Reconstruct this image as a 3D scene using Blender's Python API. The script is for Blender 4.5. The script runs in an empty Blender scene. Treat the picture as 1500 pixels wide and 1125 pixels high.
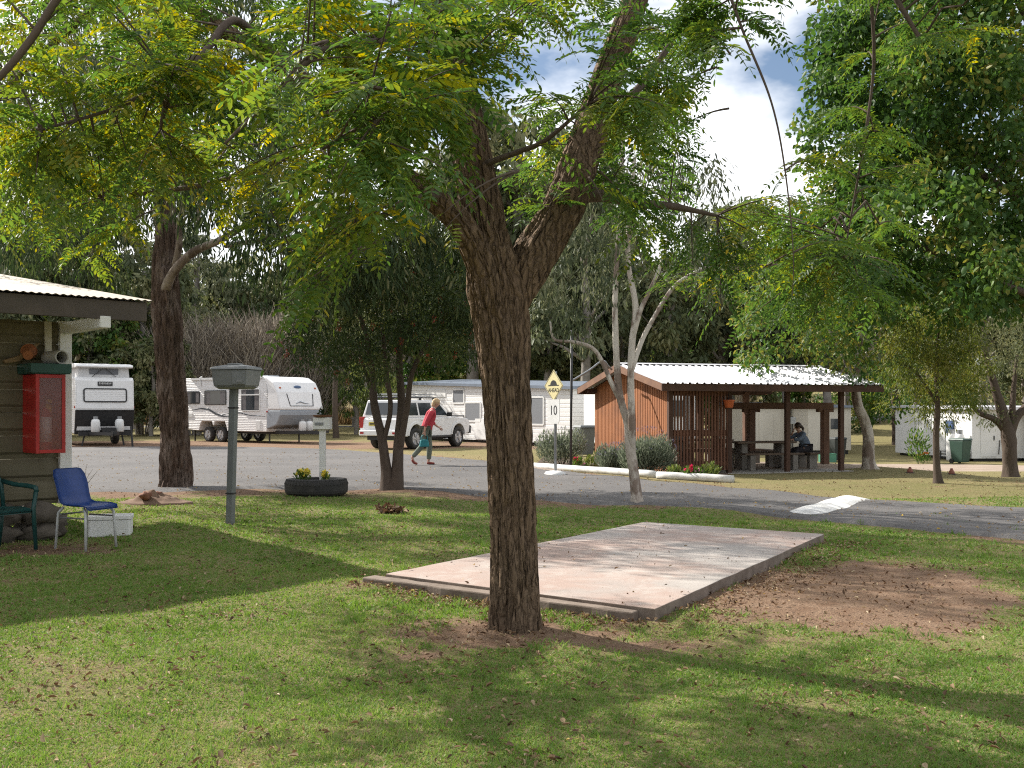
import bpy, math, random
import numpy as np
from mathutils import Vector, Matrix, noise as mnoise
R = math.radians
random.seed(7); RNG = np.random.default_rng(11)
SC = bpy.context.scene; COL = SC.collection
F, H0, E = 1504.0, 600.0, 1.45          # focal length in photo pixels, horizon row, eye height

# ------------------------------------------------------------------ terrain
def S(a, b, t):
    t = np.clip((np.asarray(t, float) - a) / (b - a), 0, 1); return t * t * (3 - 2 * t)
def terr(x, y):
    x = np.asarray(x, float); y = np.asarray(y, float)
    z = -.75 * S(14, 40, y) * S(-1, 13, x)
    z = z + 6.5 * S(48, 150, y) * S(8, 40, x) + 30 * S(125, 330, y)
    p = 1 - S(3.8, 6.2, np.hypot((x - 6.4) * .85, y - 28.2)); z = z * (1 - p) - .2 * p      # the picnic shelter stands on a levelled pad
    near = 1 - S(20, 34, y)
    z = z + near * .012 * (np.sin(x * 2.1 + y * 1.3) + np.sin(x * 1.1 - y * 2.7 + 1) + .6 * np.sin(x * 4.3 + y * 3.9))
    return z
def tz(x, y): return float(terr(x, y))
def ray(px, py, Y): return Vector(((px - 750) / F * Y, Y, E + (H0 - py) / F * Y))
def G(px, py):
    ys = np.arange(2.5, 330, .04); kx = (px - 750) / F; kz = (H0 - py) / F
    d = E + kz * ys - terr(kx * ys, ys); i = int(np.argmax(d <= 0))
    if d[i] > 0: i = len(ys) - 1
    return Vector((kx * ys[i], ys[i], tz(kx * ys[i], ys[i])))
def P(px, py, Y): return ray(px, py, Y)

# ------------------------------------------------------------------ value noise (numpy)
def vnoise(x, y, seed=0):
    x = np.asarray(x, float); y = np.asarray(y, float)
    xi = np.floor(x).astype(np.int64); yi = np.floor(y).astype(np.int64); fx = x - xi; fy = y - yi
    fx = fx * fx * (3 - 2 * fx); fy = fy * fy * (3 - 2 * fy)
    def h(a, b):
        n = (a * 374761393 + b * 668265263 + seed * 974711) & 0x7fffffff
        n = ((n ^ (n >> 13)) * 1274126177) & 0x7fffffff
        return ((n ^ (n >> 16)) & 0xffff) / 65535.0
    return (h(xi, yi) * (1 - fx) + h(xi + 1, yi) * fx) * (1 - fy) + (h(xi, yi + 1) * (1 - fx) + h(xi + 1, yi + 1) * fx) * fy
def fbm(x, y, seed=0, o=4):
    s = 0; a = .5; t = 0
    for k in range(o):
        s = s + a * vnoise(x * 2 ** k, y * 2 ** k, seed + k * 17); t += a; a *= .55
    return s / t

# ------------------------------------------------------------------ objects
def tag(o, label=None, cat=None, group=None, kind=None):
    if label: o['label'] = label
    if cat: o['category'] = cat
    if group: o['group'] = group
    if kind: o['kind'] = kind
    return o
def thing(name, label, cat, loc=(0, 0, 0), rz=0, group=None):
    o = bpy.data.objects.new(name, None); COL.objects.link(o); o.empty_display_size = .1
    o.location = loc; o.rotation_euler = (0, 0, rz); return tag(o, label, cat, group)
def copy_tree(o, parent=None):
    c = o.copy(); COL.objects.link(c)
    if parent is not None: c.parent = parent
    for ch in list(o.children): copy_tree(ch, c)
    return c
def finish(o, name, mats, parent, smooth, bevel, seg=2):
    if not isinstance(mats, (list, tuple)): mats = [mats]
    for m in mats:
        if m is not None: o.data.materials.append(m)
    COL.objects.link(o)
    if parent is not None: o.parent = parent
    if smooth: o.data.shade_smooth()
    if bevel:
        b = o.modifiers.new('bevel', 'BEVEL'); b.width = bevel; b.segments = seg; b.limit_method = 'ANGLE'; b.angle_limit = R(35)
    return o

class MB:
    def __init__(s): s.v = []; s.f = []; s.m = []
    def add(s, vs, fs, m=0, M=None):
        k = len(s.v)
        for p in vs: s.v.append(tuple(M @ Vector(p)) if M is not None else tuple(p))
        for q in fs: s.f.append([i + k for i in q]); s.m.append(m)
        return s
    def box(s, c, d, m=0, M=None):
        x, y, z = c; a, b, e = d[0] / 2, d[1] / 2, d[2] / 2
        vs = [(x - a, y - b, z - e), (x + a, y - b, z - e), (x + a, y + b, z - e), (x - a, y + b, z - e), (x - a, y - b, z + e), (x + a, y - b, z + e), (x + a, y + b, z + e), (x - a, y + b, z + e)]
        return s.add(vs, [(3, 2, 1, 0), (4, 5, 6, 7), (0, 1, 5, 4), (1, 2, 6, 5), (2, 3, 7, 6), (3, 0, 4, 7)], m, M)
    def bar(s, p, q, w, h, m=0, up=(0, 0, 1)):
        p = Vector(p); q = Vector(q); d = (q - p).normalized(); u = Vector(up)
        if abs(d.dot(u)) > .98: u = Vector((0, 1, 0))
        a = d.cross(u).normalized() * (w / 2); b = a.cross(d).normalized() * (h / 2)
        vs = [p - a - b, p + a - b, p + a + b, p - a + b, q - a - b, q + a - b, q + a + b, q - a + b]
        return s.add(vs, [(3, 2, 1, 0), (4, 5, 6, 7), (0, 1, 5, 4), (1, 2, 6, 5), (2, 3, 7, 6), (3, 0, 4, 7)], m)
    def tube(s, pts, rads, n=8, m=0, cap=True):
        pts = [Vector(p) for p in pts]
        if not isinstance(rads, (list, tuple)): rads = [rads] * len(pts)
        t0 = (pts[1] - pts[0]).normalized(); u = Vector((0, 0, 1)) if abs(t0.z) < .9 else Vector((1, 0, 0))
        a = t0.cross(u).normalized(); vs = []; fs = []
        for i, p in enumerate(pts):
            t = (pts[min(i + 1, len(pts) - 1)] - pts[max(i - 1, 0)])
            t = t.normalized() if t.length > 1e-9 else t0
            a = (a - t * a.dot(t)).normalized(); b = t.cross(a)
            for k in range(n):
                g = 2 * math.pi * k / n; vs.append(p + (a * math.cos(g) + b * math.sin(g)) * rads[i])
        for i in range(len(pts) - 1):
            for k in range(n):
                k2 = (k + 1) % n; fs.append((i * n + k, i * n + k2, (i + 1) * n + k2, (i + 1) * n + k))
        if cap: fs.append(tuple(range(n - 1, -1, -1))); fs.append(tuple((len(pts) - 1) * n + k for k in range(n)))
        return s.add(vs, fs, m)
    def prism(s, poly, y0, y1, m=0, M=None, taper=None):
        n = len(poly); vs = [(x, y0, z) for x, z in poly] + [(x, y1, z) for x, z in poly]
        fs = [tuple(range(n)), tuple(range(2 * n - 1, n - 1, -1))] + [((i + 1) % n, i, n + i, n + (i + 1) % n) for i in range(n)]
        return s.add(vs, fs, m, M)
    def slab(s, poly, z0, z1, m=0, M=None):
        n = len(poly); vs = [(x, y, z0) for x, y in poly] + [(x, y, z1) for x, y in poly]
        fs = [tuple(range(n - 1, -1, -1)), tuple(range(n, 2 * n))] + [(i, (i + 1) % n, n + (i + 1) % n, n + i) for i in range(n)]
        return s.add(vs, fs, m, M)
    def lathe(s, prof, n=16, c=(0, 0, 0), m=0, M=None):
        vs = []; fs = []
        for r, z in prof:
            for k in range(n):
                g = 2 * math.pi * k / n; vs.append((c[0] + r * math.cos(g), c[1] + r * math.sin(g), c[2] + z))
        for i in range(len(prof) - 1):
            for k in range(n):
                k2 = (k + 1) % n; fs.append((i * n + k, i * n + k2, (i + 1) * n + k2, (i + 1) * n + k))
        fs.append(tuple(range(n - 1, -1, -1))); fs.append(tuple((len(prof) - 1) * n + k for k in range(n)))
        return s.add(vs, fs, m, M)
    def ell(s, c, r, n=12, rings=8, m=0, jit=0, M=None):
        prof = [(max(math.sin(math.pi * i / rings), .02), -math.cos(math.pi * i / rings)) for i in range(rings + 1)]
        vs = []; fs = []
        for rr, z in prof:
            for k in range(n):
                g = 2 * math.pi * k / n; q = Vector((rr * math.cos(g), rr * math.sin(g), z))
                if jit: q *= 1 + jit * mnoise.noise(q * 1.7 + Vector(c) * 3)
                vs.append((c[0] + q.x * r[0], c[1] + q.y * r[1], c[2] + q.z * r[2]))
        for i in range(rings):
            for k in range(n):
                k2 = (k + 1) % n; fs.append((i * n + k, i * n + k2, (i + 1) * n + k2, (i + 1) * n + k))
        fs.append(tuple(range(n - 1, -1, -1))); fs.append(tuple(rings * n + k for k in range(n)))
        return s.add(vs, fs, m, M)
    def build(s, name, mats, parent=None, smooth=False, bevel=0, seg=2):
        me = bpy.data.meshes.new(name); me.from_pydata([tuple(p) for p in s.v], [], s.f)
        if isinstance(mats, (list, tuple)) and len(mats) > 1: me.polygons.foreach_set('material_index', s.m)
        me.update(); o = bpy.data.objects.new(name, me)
        return finish(o, name, mats, parent, smooth, bevel, seg)
def one(name, label, cat, mb, mats, loc=(0, 0, 0), rz=0, group=None, kind=None, **k):
    o = mb.build(name, mats, None, **k); o.location = loc; o.rotation_euler = (0, 0, rz); return tag(o, label, cat, group, kind)
def RX(a): return Matrix.Rotation(a, 4, 'X')
def RY(a): return Matrix.Rotation(a, 4, 'Y')
def RZ(a): return Matrix.Rotation(a, 4, 'Z')
def T(x, y, z): return Matrix.Translation((x, y, z))
def lettering(txt, size, m, parent, M, name='lettering', ext=.002, sx=1.0):
    c = bpy.data.curves.new(name, 'FONT'); c.body = txt; c.size = size; c.align_x = 'CENTER'; c.align_y = 'CENTER'; c.extrude = ext
    tmp = bpy.data.objects.new(name, c); COL.objects.link(tmp); me = bpy.data.meshes.new_from_object(tmp.evaluated_get(bpy.context.evaluated_depsgraph_get())); bpy.data.objects.remove(tmp)
    me.materials.clear(); me.materials.append(m); o = bpy.data.objects.new(name, me); COL.objects.link(o); o.parent = parent
    o.matrix_local = M @ Matrix.Diagonal((sx, 1, 1, 1)); return o

# ------------------------------------------------------------------ materials
def newmat(name):
    m = bpy.data.materials.new(name); m.use_nodes = True; nt = m.node_tree
    return m, nt, nt.nodes['Principled BSDF']
def N(nt, t, **k):
    n = nt.nodes.new(t)
    for a, b in k.items(): setattr(n, a, b)
    return n
def rgb(c): return (c[0], c[1], c[2], 1)
def mixc(nt, fac, a, b):
    n = N(nt, 'ShaderNodeMix', data_type='RGBA')
    for sock, v in ((n.inputs[0], fac), (n.inputs[6], a), (n.inputs[7], b)):
        if hasattr(v, 'links'): nt.links.new(v, sock)
        elif isinstance(v, (int, float)): sock.default_value = v
        else: sock.default_value = rgb(v)
    return n.outputs[2]
def math_(nt, op, a, b=None, clamp=False):
    n = N(nt, 'ShaderNodeMath', operation=op, use_clamp=clamp)
    for i, v in enumerate((a, b)):
        if v is None: continue
        if hasattr(v, 'links'): nt.links.new(v, n.inputs[i])
        else: n.inputs[i].default_value = v
    return n.outputs[0]
def ramp(nt, fac, stops):
    n = N(nt, 'ShaderNodeValToRGB'); e = n.color_ramp.elements
    while len(e) < len(stops): e.new(.5)
    for i, (p, c) in enumerate(stops):
        e[i].position = p; e[i].color = rgb(c) if not isinstance(c, (int, float)) else (c, c, c, 1)
    nt.links.new(fac, n.inputs[0]); return n.outputs[0]
def nz(nt, scale, detail=4, rough=.55, sc=(1, 1, 1), coord='Object', dist=0, loc=(0, 0, 0)):
    tc = N(nt, 'ShaderNodeTexCoord'); mp = N(nt, 'ShaderNodeMapping'); mp.inputs['Scale'].default_value = sc; mp.inputs['Location'].default_value = loc
    nt.links.new(tc.outputs[coord], mp.inputs[0]); n = N(nt, 'ShaderNodeTexNoise')
    n.inputs['Scale'].default_value = scale; n.inputs['Detail'].default_value = detail; n.inputs['Roughness'].default_value = rough; n.inputs['Distortion'].default_value = dist
    nt.links.new(mp.outputs[0], n.inputs['Vector']); return n.outputs[0]
def bump(nt, bsdf, h, strength=.3, dist=.01):
    b = N(nt, 'ShaderNodeBump'); b.inputs['Strength'].default_value = strength; b.inputs['Distance'].default_value = dist
    nt.links.new(h, b.inputs['Height']); nt.links.new(b.outputs[0], bsdf.inputs['Normal'])
def pm(name, c1, c2=None, scale=6, rough=.6, bmp=.15, metal=0, sc=(1, 1, 1), spec=.4, fine=60, coat=0):
    """A weathered surface: two tones mixed by noise, slightly varying gloss and a fine bump."""
    m, nt, b = newmat(name)
    if c2 is None: c2 = tuple(x * .72 for x in c1)
    n1 = nz(nt, scale, 5, .6, sc); f = ramp(nt, n1, [(.32, 0.), (.68, 1.)])
    nt.links.new(mixc(nt, f, c1, c2), b.inputs['Base Color'])
    n2 = nz(nt, fine, 3, .6, sc)
    nt.links.new(math_(nt, 'ADD', math_(nt, 'MULTIPLY', n1, .2), rough - .1, True), b.inputs['Roughness'])
    b.inputs['Metallic'].default_value = metal; b.inputs['Specular IOR Level'].default_value = spec; b.inputs['Coat Weight'].default_value = coat
    if bmp: bump(nt, b, n2, bmp, .004)
    return m
def leafmat(name, stops, trans=.4, rough=.5, spec=.35, glow=1.5):
    """Foliage: colour by the per-leaf 'tint', light passing through the blade."""
    m, nt, b = newmat(name); a = N(nt, 'ShaderNodeAttribute', attribute_name='tint')
    c = ramp(nt, a.outputs['Fac'], stops); nt.links.new(c, b.inputs['Base Color'])
    b.inputs['Roughness'].default_value = rough; b.inputs['Specular IOR Level'].default_value = spec
    t = N(nt, 'ShaderNodeBsdfTranslucent'); hs = N(nt, 'ShaderNodeHueSaturation'); hs.inputs['Hue'].default_value = .485; hs.inputs['Saturation'].default_value = 1.15; hs.inputs['Value'].default_value = glow
    nt.links.new(c, hs.inputs['Color']); nt.links.new(hs.outputs[0], t.inputs['Color'])
    mx = N(nt, 'ShaderNodeMixShader'); mx.inputs[0].default_value = trans
    nt.links.new(b.outputs[0], mx.inputs[1]); nt.links.new(t.outputs[0], mx.inputs[2])
    nt.links.new(mx.outputs[0], nt.nodes['Material Output'].inputs['Surface']); return m

# ------------------------------------------------------------------ leaves as many small folded blades
def leafmesh(name, b, d, n, l, w, tint, mat, parent=None, fold=.18, curl=.1, prof=(.3, 1., .68, .86)):
    b = np.asarray(b, float); N_ = len(b)
    d = d / np.linalg.norm(d, axis=1, keepdims=True)
    s = np.cross(d, n); s /= np.maximum(np.linalg.norm(s, axis=1, keepdims=True), 1e-6); n = np.cross(s, d)
    l = np.broadcast_to(l, (N_,))[:, None]; w = np.broadcast_to(w, (N_,))[:, None] * .5
    t1, k1, t2, k2 = prof
    V = np.empty((N_, 6, 3)); V[:, 0] = b; V[:, 3] = b + d * l - n * l * curl
    V[:, 1] = b + d * l * t1 - s * w * k1 + n * w * fold; V[:, 5] = b + d * l * t1 + s * w * k1 + n * w * fold
    V[:, 2] = b + d * l * t2 - s * w * k2 + n * (w * fold - l * curl * .4); V[:, 4] = b + d * l * t2 + s * w * k2 + n * (w * fold - l * curl * .4)
    return rawmesh(name, V.reshape(-1, 3), np.tile(np.array([[0, 3, 2, 1], [0, 5, 4, 3]]), (N_, 1, 1)).reshape(-1, 4) + np.repeat(np.arange(N_) * 6, 2)[:, None], np.repeat(np.broadcast_to(tint, (N_,)), 6), mat, parent)
def rawmesh(name, V, Q, tint, mat, parent=None, attr='tint', smooth=False):
    me = bpy.data.meshes.new(name); nv = len(V); nf, k = Q.shape
    me.vertices.add(nv); me.vertices.foreach_set('co', np.ascontiguousarray(V, dtype=np.float32).ravel())
    me.loops.add(nf * k); me.polygons.add(nf)
    me.polygons.foreach_set('loop_start', np.arange(0, nf * k, k, dtype=np.int32)); me.loops.foreach_set('vertex_index', Q.astype(np.int32).ravel())
    if tint is not None:
        tt = tint if isinstance(tint, dict) else {attr: tint}
        for an, av in tt.items():
            a = me.attributes.new(an, 'FLOAT', 'POINT'); a.data.foreach_set('value', np.ascontiguousarray(av, dtype=np.float32))
    me.update(calc_edges=True); me.validate()
    o = bpy.data.objects.new(name, me); return finish(o, name, mat, parent, smooth, 0)
def rdir(n, up=0.):
    v = RNG.normal(size=(n, 3)); v[:, 2] += up; return v / np.linalg.norm(v, axis=1, keepdims=True)

# ------------------------------------------------------------------ trunks
def smooth_path(pts, rads, step):
    pts = [Vector(p) for p in pts]; out = []; ro = []
    for i in range(len(pts) - 1):
        p0, p1, p2, p3 = pts[max(i - 1, 0)], pts[i], pts[i + 1], pts[min(i + 2, len(pts) - 1)]
        m = max(2, int((p2 - p1).length / step))
        for k in range(m):
            t = k / m
            q = .5 * ((2 * p1) + (p2 - p0) * t + (2 * p0 - 5 * p1 + 4 * p2 - p3) * t * t + (3 * p1 - p0 - 3 * p2 + p3) * t ** 3)
            out.append(q); ro.append(rads[i] * (1 - t) + rads[i + 1] * t)
    out.append(pts[-1]); ro.append(rads[-1]); return out, ro
def bark_into(mb, pts, rads, n=32, step=.03, amp=.08, kf=5., ks=1.2, seed=0, flare=0, lump=.05):
    """A limb with real furrows: the radius follows a ridged noise stretched along the limb."""
    P_, r_ = smooth_path(pts, rads, step); k0 = len(mb.v); t0 = (P_[1] - P_[0]).normalized()
    a = t0.cross(Vector((0, 1, .2))).normalized(); s = 0; off = Vector((seed * 3.1, seed * 1.7, seed * .9))
    for i, p in enumerate(P_):
        t = (P_[min(i + 1, len(P_) - 1)] - P_[max(i - 1, 0)]).normalized()
        a = (a - t * a.dot(t)).normalized(); b = t.cross(a)
        if i: s += (p - P_[i - 1]).length
        r = r_[i]
        for k in range(n):
            g = 2 * math.pi * k / n; c = math.cos(g); q = math.sin(g); rr = r
            if flare: rr *= 1 + flare * math.exp(-s / .12) * (.6 + .5 * math.sin(3 * g + seed) + .3 * math.sin(5 * g + 1))
            if amp:
                w = mnoise.noise(Vector((c * 2, q * 2, s * 2.5)) + off) * .5
                f = abs(mnoise.noise(Vector((c * kf + w, q * kf + w, s * ks * 2 + w)) + off)); f2 = abs(mnoise.noise(Vector((c * kf * 2.1, q * kf * 2.1, s * ks * 5)) + off))
                rr *= 1 + amp * (min(f * 3.0, 1.0) - .7 + .45 * (min(f2 * 3, 1) - .6)) + lump * mnoise.noise(Vector((c, q, s * 2.2)) + off)
            mb.v.append(tuple(p + (a * c + b * q) * rr))
    L = len(P_)
    for i in range(L - 1):
        for k in range(n):
            k2 = (k + 1) % n; mb.f.append([k0 + i * n + k, k0 + i * n + k2, k0 + (i + 1) * n + k2, k0 + (i + 1) * n + k]); mb.m.append(0)
    mb.f.append([k0 + (L - 1) * n + k for k in range(n)]); mb.m.append(0)
    return P_
def barkmat(name, c1, c2, c3, scale=9, stretch=.22, bstr=.8, patch=None, plates=0):
    m, nt, b = newmat(name)
    n1 = nz(nt, scale, 6, .65, (1, 1, stretch), dist=.6); n2 = nz(nt, scale * 4, 4, .6, (1, 1, stretch * 1.6)); n3 = nz(nt, 1.3, 3, .5)
    c = mixc(nt, ramp(nt, n1, [(.3, 0.), (.7, 1.)]), c1, c2); c = mixc(nt, ramp(nt, n3, [(.4, 0.), (.62, 1.)]), c, c3)
    c = mixc(nt, math_(nt, 'MULTIPLY', ramp(nt, n2, [(.45, 0.), (.75, 1.)]), .5), c, tuple(x * 1.5 for x in c1))
    h = math_(nt, 'ADD', n1, math_(nt, 'MULTIPLY', n2, .5))
    if plates:                                            # long flaky plates parted by dark cracks
        tc = N(nt, 'ShaderNodeTexCoord'); wn = N(nt, 'ShaderNodeTexNoise'); wn.inputs['Scale'].default_value = 9; wn.inputs['Detail'].default_value = 3; nt.links.new(tc.outputs['Object'], wn.inputs['Vector'])
        ad = N(nt, 'ShaderNodeVectorMath', operation='MULTIPLY_ADD'); nt.links.new(wn.outputs['Color'], ad.inputs[0]); ad.inputs[1].default_value = (.07, .07, .22); nt.links.new(tc.outputs['Object'], ad.inputs[2])
        mp = N(nt, 'ShaderNodeMapping'); mp.inputs['Scale'].default_value = (1, 1, .15); nt.links.new(ad.outputs[0], mp.inputs[0]); vo = N(nt, 'ShaderNodeTexVoronoi', feature='DISTANCE_TO_EDGE'); vo.inputs['Scale'].default_value = plates; nt.links.new(mp.outputs[0], vo.inputs['Vector'])
        cr = ramp(nt, vo.outputs['Distance'], [(0, 0.), (.22, 1.)]); h = math_(nt, 'ADD', math_(nt, 'MULTIPLY', h, .6), cr)
        vc = N(nt, 'ShaderNodeTexVoronoi'); vc.inputs['Scale'].default_value = plates; nt.links.new(mp.outputs[0], vc.inputs['Vector']); sx = N(nt, 'ShaderNodeSeparateXYZ'); nt.links.new(vc.outputs['Color'], sx.inputs[0])
        c = mixc(nt, math_(nt, 'MULTIPLY', sx.outputs[0], .3), c, tuple(x * 1.25 for x in c2)); c = mixc(nt, ramp(nt, vo.outputs['Distance'], [(.0, .6), (.12, 0.)]), c, tuple(x * .7 for x in c1))
    if patch: c = mixc(nt, ramp(nt, nz(nt, 3.5, 4, .6, (1, 1, .5), loc=(3, 1, 2)), [(.5, 0.), (.58, 1.)]), c, patch)
    nt.links.new(c, b.inputs['Base Color']); b.inputs['Roughness'].default_value = .9; b.inputs['Specular IOR Level'].default_value = .15
    bump(nt, b, h, bstr, .018 if plates else .015); return m
# ------------------------------------------------------------------ camera, sun, sky
cam = bpy.data.objects.new('camera', bpy.data.cameras.new('camera')); COL.objects.link(cam)
cam.location = (0, 0, E); cam.rotation_euler = (R(90), 0, 0); cam.data.sensor_width = 36; cam.data.lens = 36 * F / 1500
cam.data.shift_y = .025; cam.data.clip_end = 2000; cam.data.clip_start = .05; SC.camera = cam
SUN_AZ = Vector((-.82, .57, 0)).normalized(); EL = R(37)
sd = Vector((SUN_AZ.x * math.cos(EL), SUN_AZ.y * math.cos(EL), math.sin(EL)))
sun = bpy.data.objects.new('sun', bpy.data.lights.new('sun', 'SUN')); COL.objects.link(sun)
sun.data.energy = 5.0; sun.data.angle = R(.53); sun.data.color = (1, .945, .86); sun.rotation_euler = (-sd).to_track_quat('-Z', 'Y').to_euler(); sun.location = sd * 60
w = bpy.data.worlds.new('World'); SC.world = w; w.use_nodes = True; nt = w.node_tree; bg = nt.nodes['Background']
sky = N(nt, 'ShaderNodeTexSky', sky_type='NISHITA'); sky.sun_disc = False; sky.sun_elevation = EL; sky.sun_rotation = math.atan2(SUN_AZ.x, SUN_AZ.y)
sky.air_density = 1.0; sky.dust_density = 1.2; sky.ozone_density = 1.6
tc = N(nt, 'ShaderNodeTexCoord'); mp = N(nt, 'ShaderNodeMapping'); mp.inputs['Scale'].default_value = (1.6, 1.6, 3.4); mp.inputs['Location'].default_value = (.55, .2, .33)
nt.links.new(tc.outputs['Generated'], mp.inputs[0]); cn = N(nt, 'ShaderNodeTexNoise'); cn.inputs['Scale'].default_value = 1.9; cn.inputs['Detail'].default_value = 7; cn.inputs['Roughness'].default_value = .55
nt.links.new(mp.outputs[0], cn.inputs['Vector'])
cf = ramp(nt, cn.outputs[0], [(.37, 0.), (.53, 1.)])
cc = mixc(nt, math_(nt, 'MULTIPLY', cf, .9), sky.outputs[0], (12.5, 12.6, 12.8)); nt.links.new(cc, bg.inputs['Color']); bg.inputs['Strength'].default_value = .074
SC.view_settings.view_transform = 'Standard'; SC.view_settings.look = 'None'; SC.view_settings.exposure = .76; SC.cycles.pixel_filter_type = 'BLACKMAN_HARRIS'; SC.cycles.filter_width = 1.15; SC.view_settings.gamma = 1
SC.cycles.max_bounces = 7; SC.cycles.diffuse_bounces = 3; SC.cycles.transmission_bounces = 5; SC.cycles.transparent_max_bounces = 8; SC.cycles.glossy_bounces = 2
SC.cycles.use_denoising = False; SC.cycles.sample_clamp_indirect = 6; SC.cycles.caustics_reflective = False; SC.cycles.caustics_refractive = False

# ------------------------------------------------------------------ where things lie on the ground
def gpoly(pxs): return [(lambda g: (g.x, g.y))(G(*p)) for p in pxs]
def densify(pts, step=.5):
    out = []
    for a, b in zip(pts[:-1], pts[1:]):
        n = max(1, int(math.dist(a, b) / step))
        out += [(a[0] + (b[0] - a[0]) * k / n, a[1] + (b[1] - a[1]) * k / n) for k in range(n)]
    return out + [pts[-1]]
ROAD_NEAR = gpoly([(-260, 722), (60, 724), (200, 723), (300, 721), (420, 719), (500, 719), (570, 716), (660, 722), (740, 731), (830, 738), (950, 741), (1080, 750), (1200, 765), (1350, 779), (1500, 793), (1800, 822)])
ROAD_FAR = gpoly([(-260, 656), (60, 656), (200, 655), (300, 655), (400, 656), (470, 658), (526, 662), (600, 667), (660, 672), (716, 677), (790, 689), (860, 696), (950, 705), (1070, 717), (1180, 727), (1280, 735), (1400, 741), (1500, 747), (1800, 764)])
SLAB = [(-1.05, 8.52), (.98, 7.02), (3.42, 11.25), (1.60, 12.45)]
def seg_dist(x, y, poly, closed=False):
    d = np.full(np.shape(x), 1e9); pts = list(poly) + ([poly[0]] if closed else [])
    for (ax, ay), (bx, by) in zip(pts[:-1], pts[1:]):
        vx, vy = bx - ax, by - ay; t = np.clip(((x - ax) * vx + (y - ay) * vy) / (vx * vx + vy * vy + 1e-12), 0, 1)
        d = np.minimum(d, np.hypot(x - ax - t * vx, y - ay - t * vy))
    return d
def inside(x, y, poly):
    c = np.zeros(np.shape(x), bool); n = len(poly)
    for i in range(n):
        ax, ay = poly[i]; bx, by = poly[i - 1]
        with np.errstate(divide='ignore', invalid='ignore'):
            c ^= ((ay > y) != (by > y)) & (x < (bx - ax) * (y - ay) / (by - ay + 1e-15) + ax)
    return c
ROAD_POLY = ROAD_NEAR + ROAD_FAR[::-1]
_c = G(1262, 868)
def dirt_w(x, y):
    """How bare the soil is (0 turf .. 1 bare) at ground points."""
    nn = fbm(x * 1.4, y * 1.4, 3) - .5; n2 = fbm(x * 4, y * 4, 9) - .5
    d = 1.15 - np.hypot((x - .02) / 1.0, (y - 6.75) / .75) * 1.1                                       # round the big trunk
    d = np.maximum(d, .85 - np.hypot((x + .48) / .7, (y - 6.0) / .38)); d = np.maximum(d, .6 - np.hypot((x + 1.35) / .5, (y - 8.3) / .3)); d = np.maximum(d, .7 - np.hypot((x - .8) / .9, (y - 6.35) / .4))
    u = (x - _c.x) * .86 - (y - _c.y) * .5; v = (x - _c.x) * .5 + (y - _c.y) * .86
    d = np.maximum(d, 2.6 - np.sqrt((u / 1.08) ** 2 + (v / 1.75) ** 2) * 2.05)                                # worn patch right of the slab
    d = np.maximum(d, .75 - seg_dist(x, y, SLAB[:2]) * 2.4); d = np.maximum(d, .6 - seg_dist(x, y, SLAB[1:3]) * 2.5); d = np.maximum(d, .3 - seg_dist(x, y, SLAB, True) * 2)
    d = np.maximum(d, .95 - np.hypot((x + 4.9) / 1.5, (y - 10.6) / .9))
    rn = seg_dist(x, y, ROAD_NEAR); d = np.maximum(d, np.where(x < 1.5, .95, .5) - rn * np.where(x < 1.5, .75, 1.1))
    rf = seg_dist(x, y, ROAD_FAR); d = np.maximum(d, .62 - rf * .8)
    for (tx, ty, rr) in ((-6.2, 18.7, 1.1), (-2.2, 18.3, 1.3), (1.92, 15.6, .9), (8.6, 20.6, .5), (11.2, 22.5, .6)):
        d = np.maximum(d, .9 - np.hypot(x - tx, y - ty) / rr * .75)
    d = np.maximum(d, -.14 + .96 * S(36, 39, y) * (1 - S(47, 50, y)) * S(8, -1, x))                             # earth under the parked vans
    return np.clip(d + nn * 1.3 + n2 * .9 + (fbm(x * 11, y * 11, 19, 2) - .5) * .5, 0, 1)

# ------------------------------------------------------------------ ground sheet
def axis(lo, a, b, hi, st):
    mid = list(np.arange(a, b, st)); o1 = []; x = a; s = st
    while x > lo: s *= 1.17; x -= s; o1.append(x)
    o2 = []; x = mid[-1]; s = st
    while x < hi: s *= 1.12; x += s; o2.append(x)
    return np.array(o1[::-1] + mid + o2)
xs = axis(-330, -10, 14, 330, .13); ys = axis(-60, 3., 24, 420, .13)
X, Y = np.meshgrid(xs, ys); Z = terr(X, Y); V = np.stack([X.ravel(), Y.ravel(), Z.ravel()], 1)
nx, ny = len(xs), len(ys); ii = np.arange(ny - 1)[:, None] * nx + np.arange(nx - 1)[None, :]; ii = ii.ravel()
Q = np.stack([ii, ii + 1, ii + nx + 1, ii + nx], 1)
DW = dirt_w(V[:, 0], V[:, 1])
DRY = np.clip(S(95, 112, V[:, 1]) * S(25, 5, V[:, 0]) + .55 * (seg_dist(V[:, 0], V[:, 1], ROAD_FAR) < 1.6) + .35 * S(17, 25, V[:, 1]), 0, 1)
m_ground, nt, b = newmat('turf_and_soil')
ad = N(nt, 'ShaderNodeAttribute', attribute_name='bare'); ay = N(nt, 'ShaderNodeAttribute', attribute_name='dry')
n1 = nz(nt, .9, 6, .62); n2 = nz(nt, 38, 4, .7); n3 = nz(nt, 7, 4, .6)
g = mixc(nt, ramp(nt, n1, [(.35, 0.), (.65, 1.)]), (.15, .165, .048), (.21, .185, .08)); g = mixc(nt, ramp(nt, n2, [(.38, 0.), (.66, 1.)]), g, (.25, .20, .115)); g = mixc(nt, ramp(nt, n3, [(.5, 0.), (.75, .7)]), g, (.10, .115, .035))
g = mixc(nt, math_(nt, 'MULTIPLY', ay.outputs['Fac'], .8), g, (.25, .20, .105))
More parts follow.
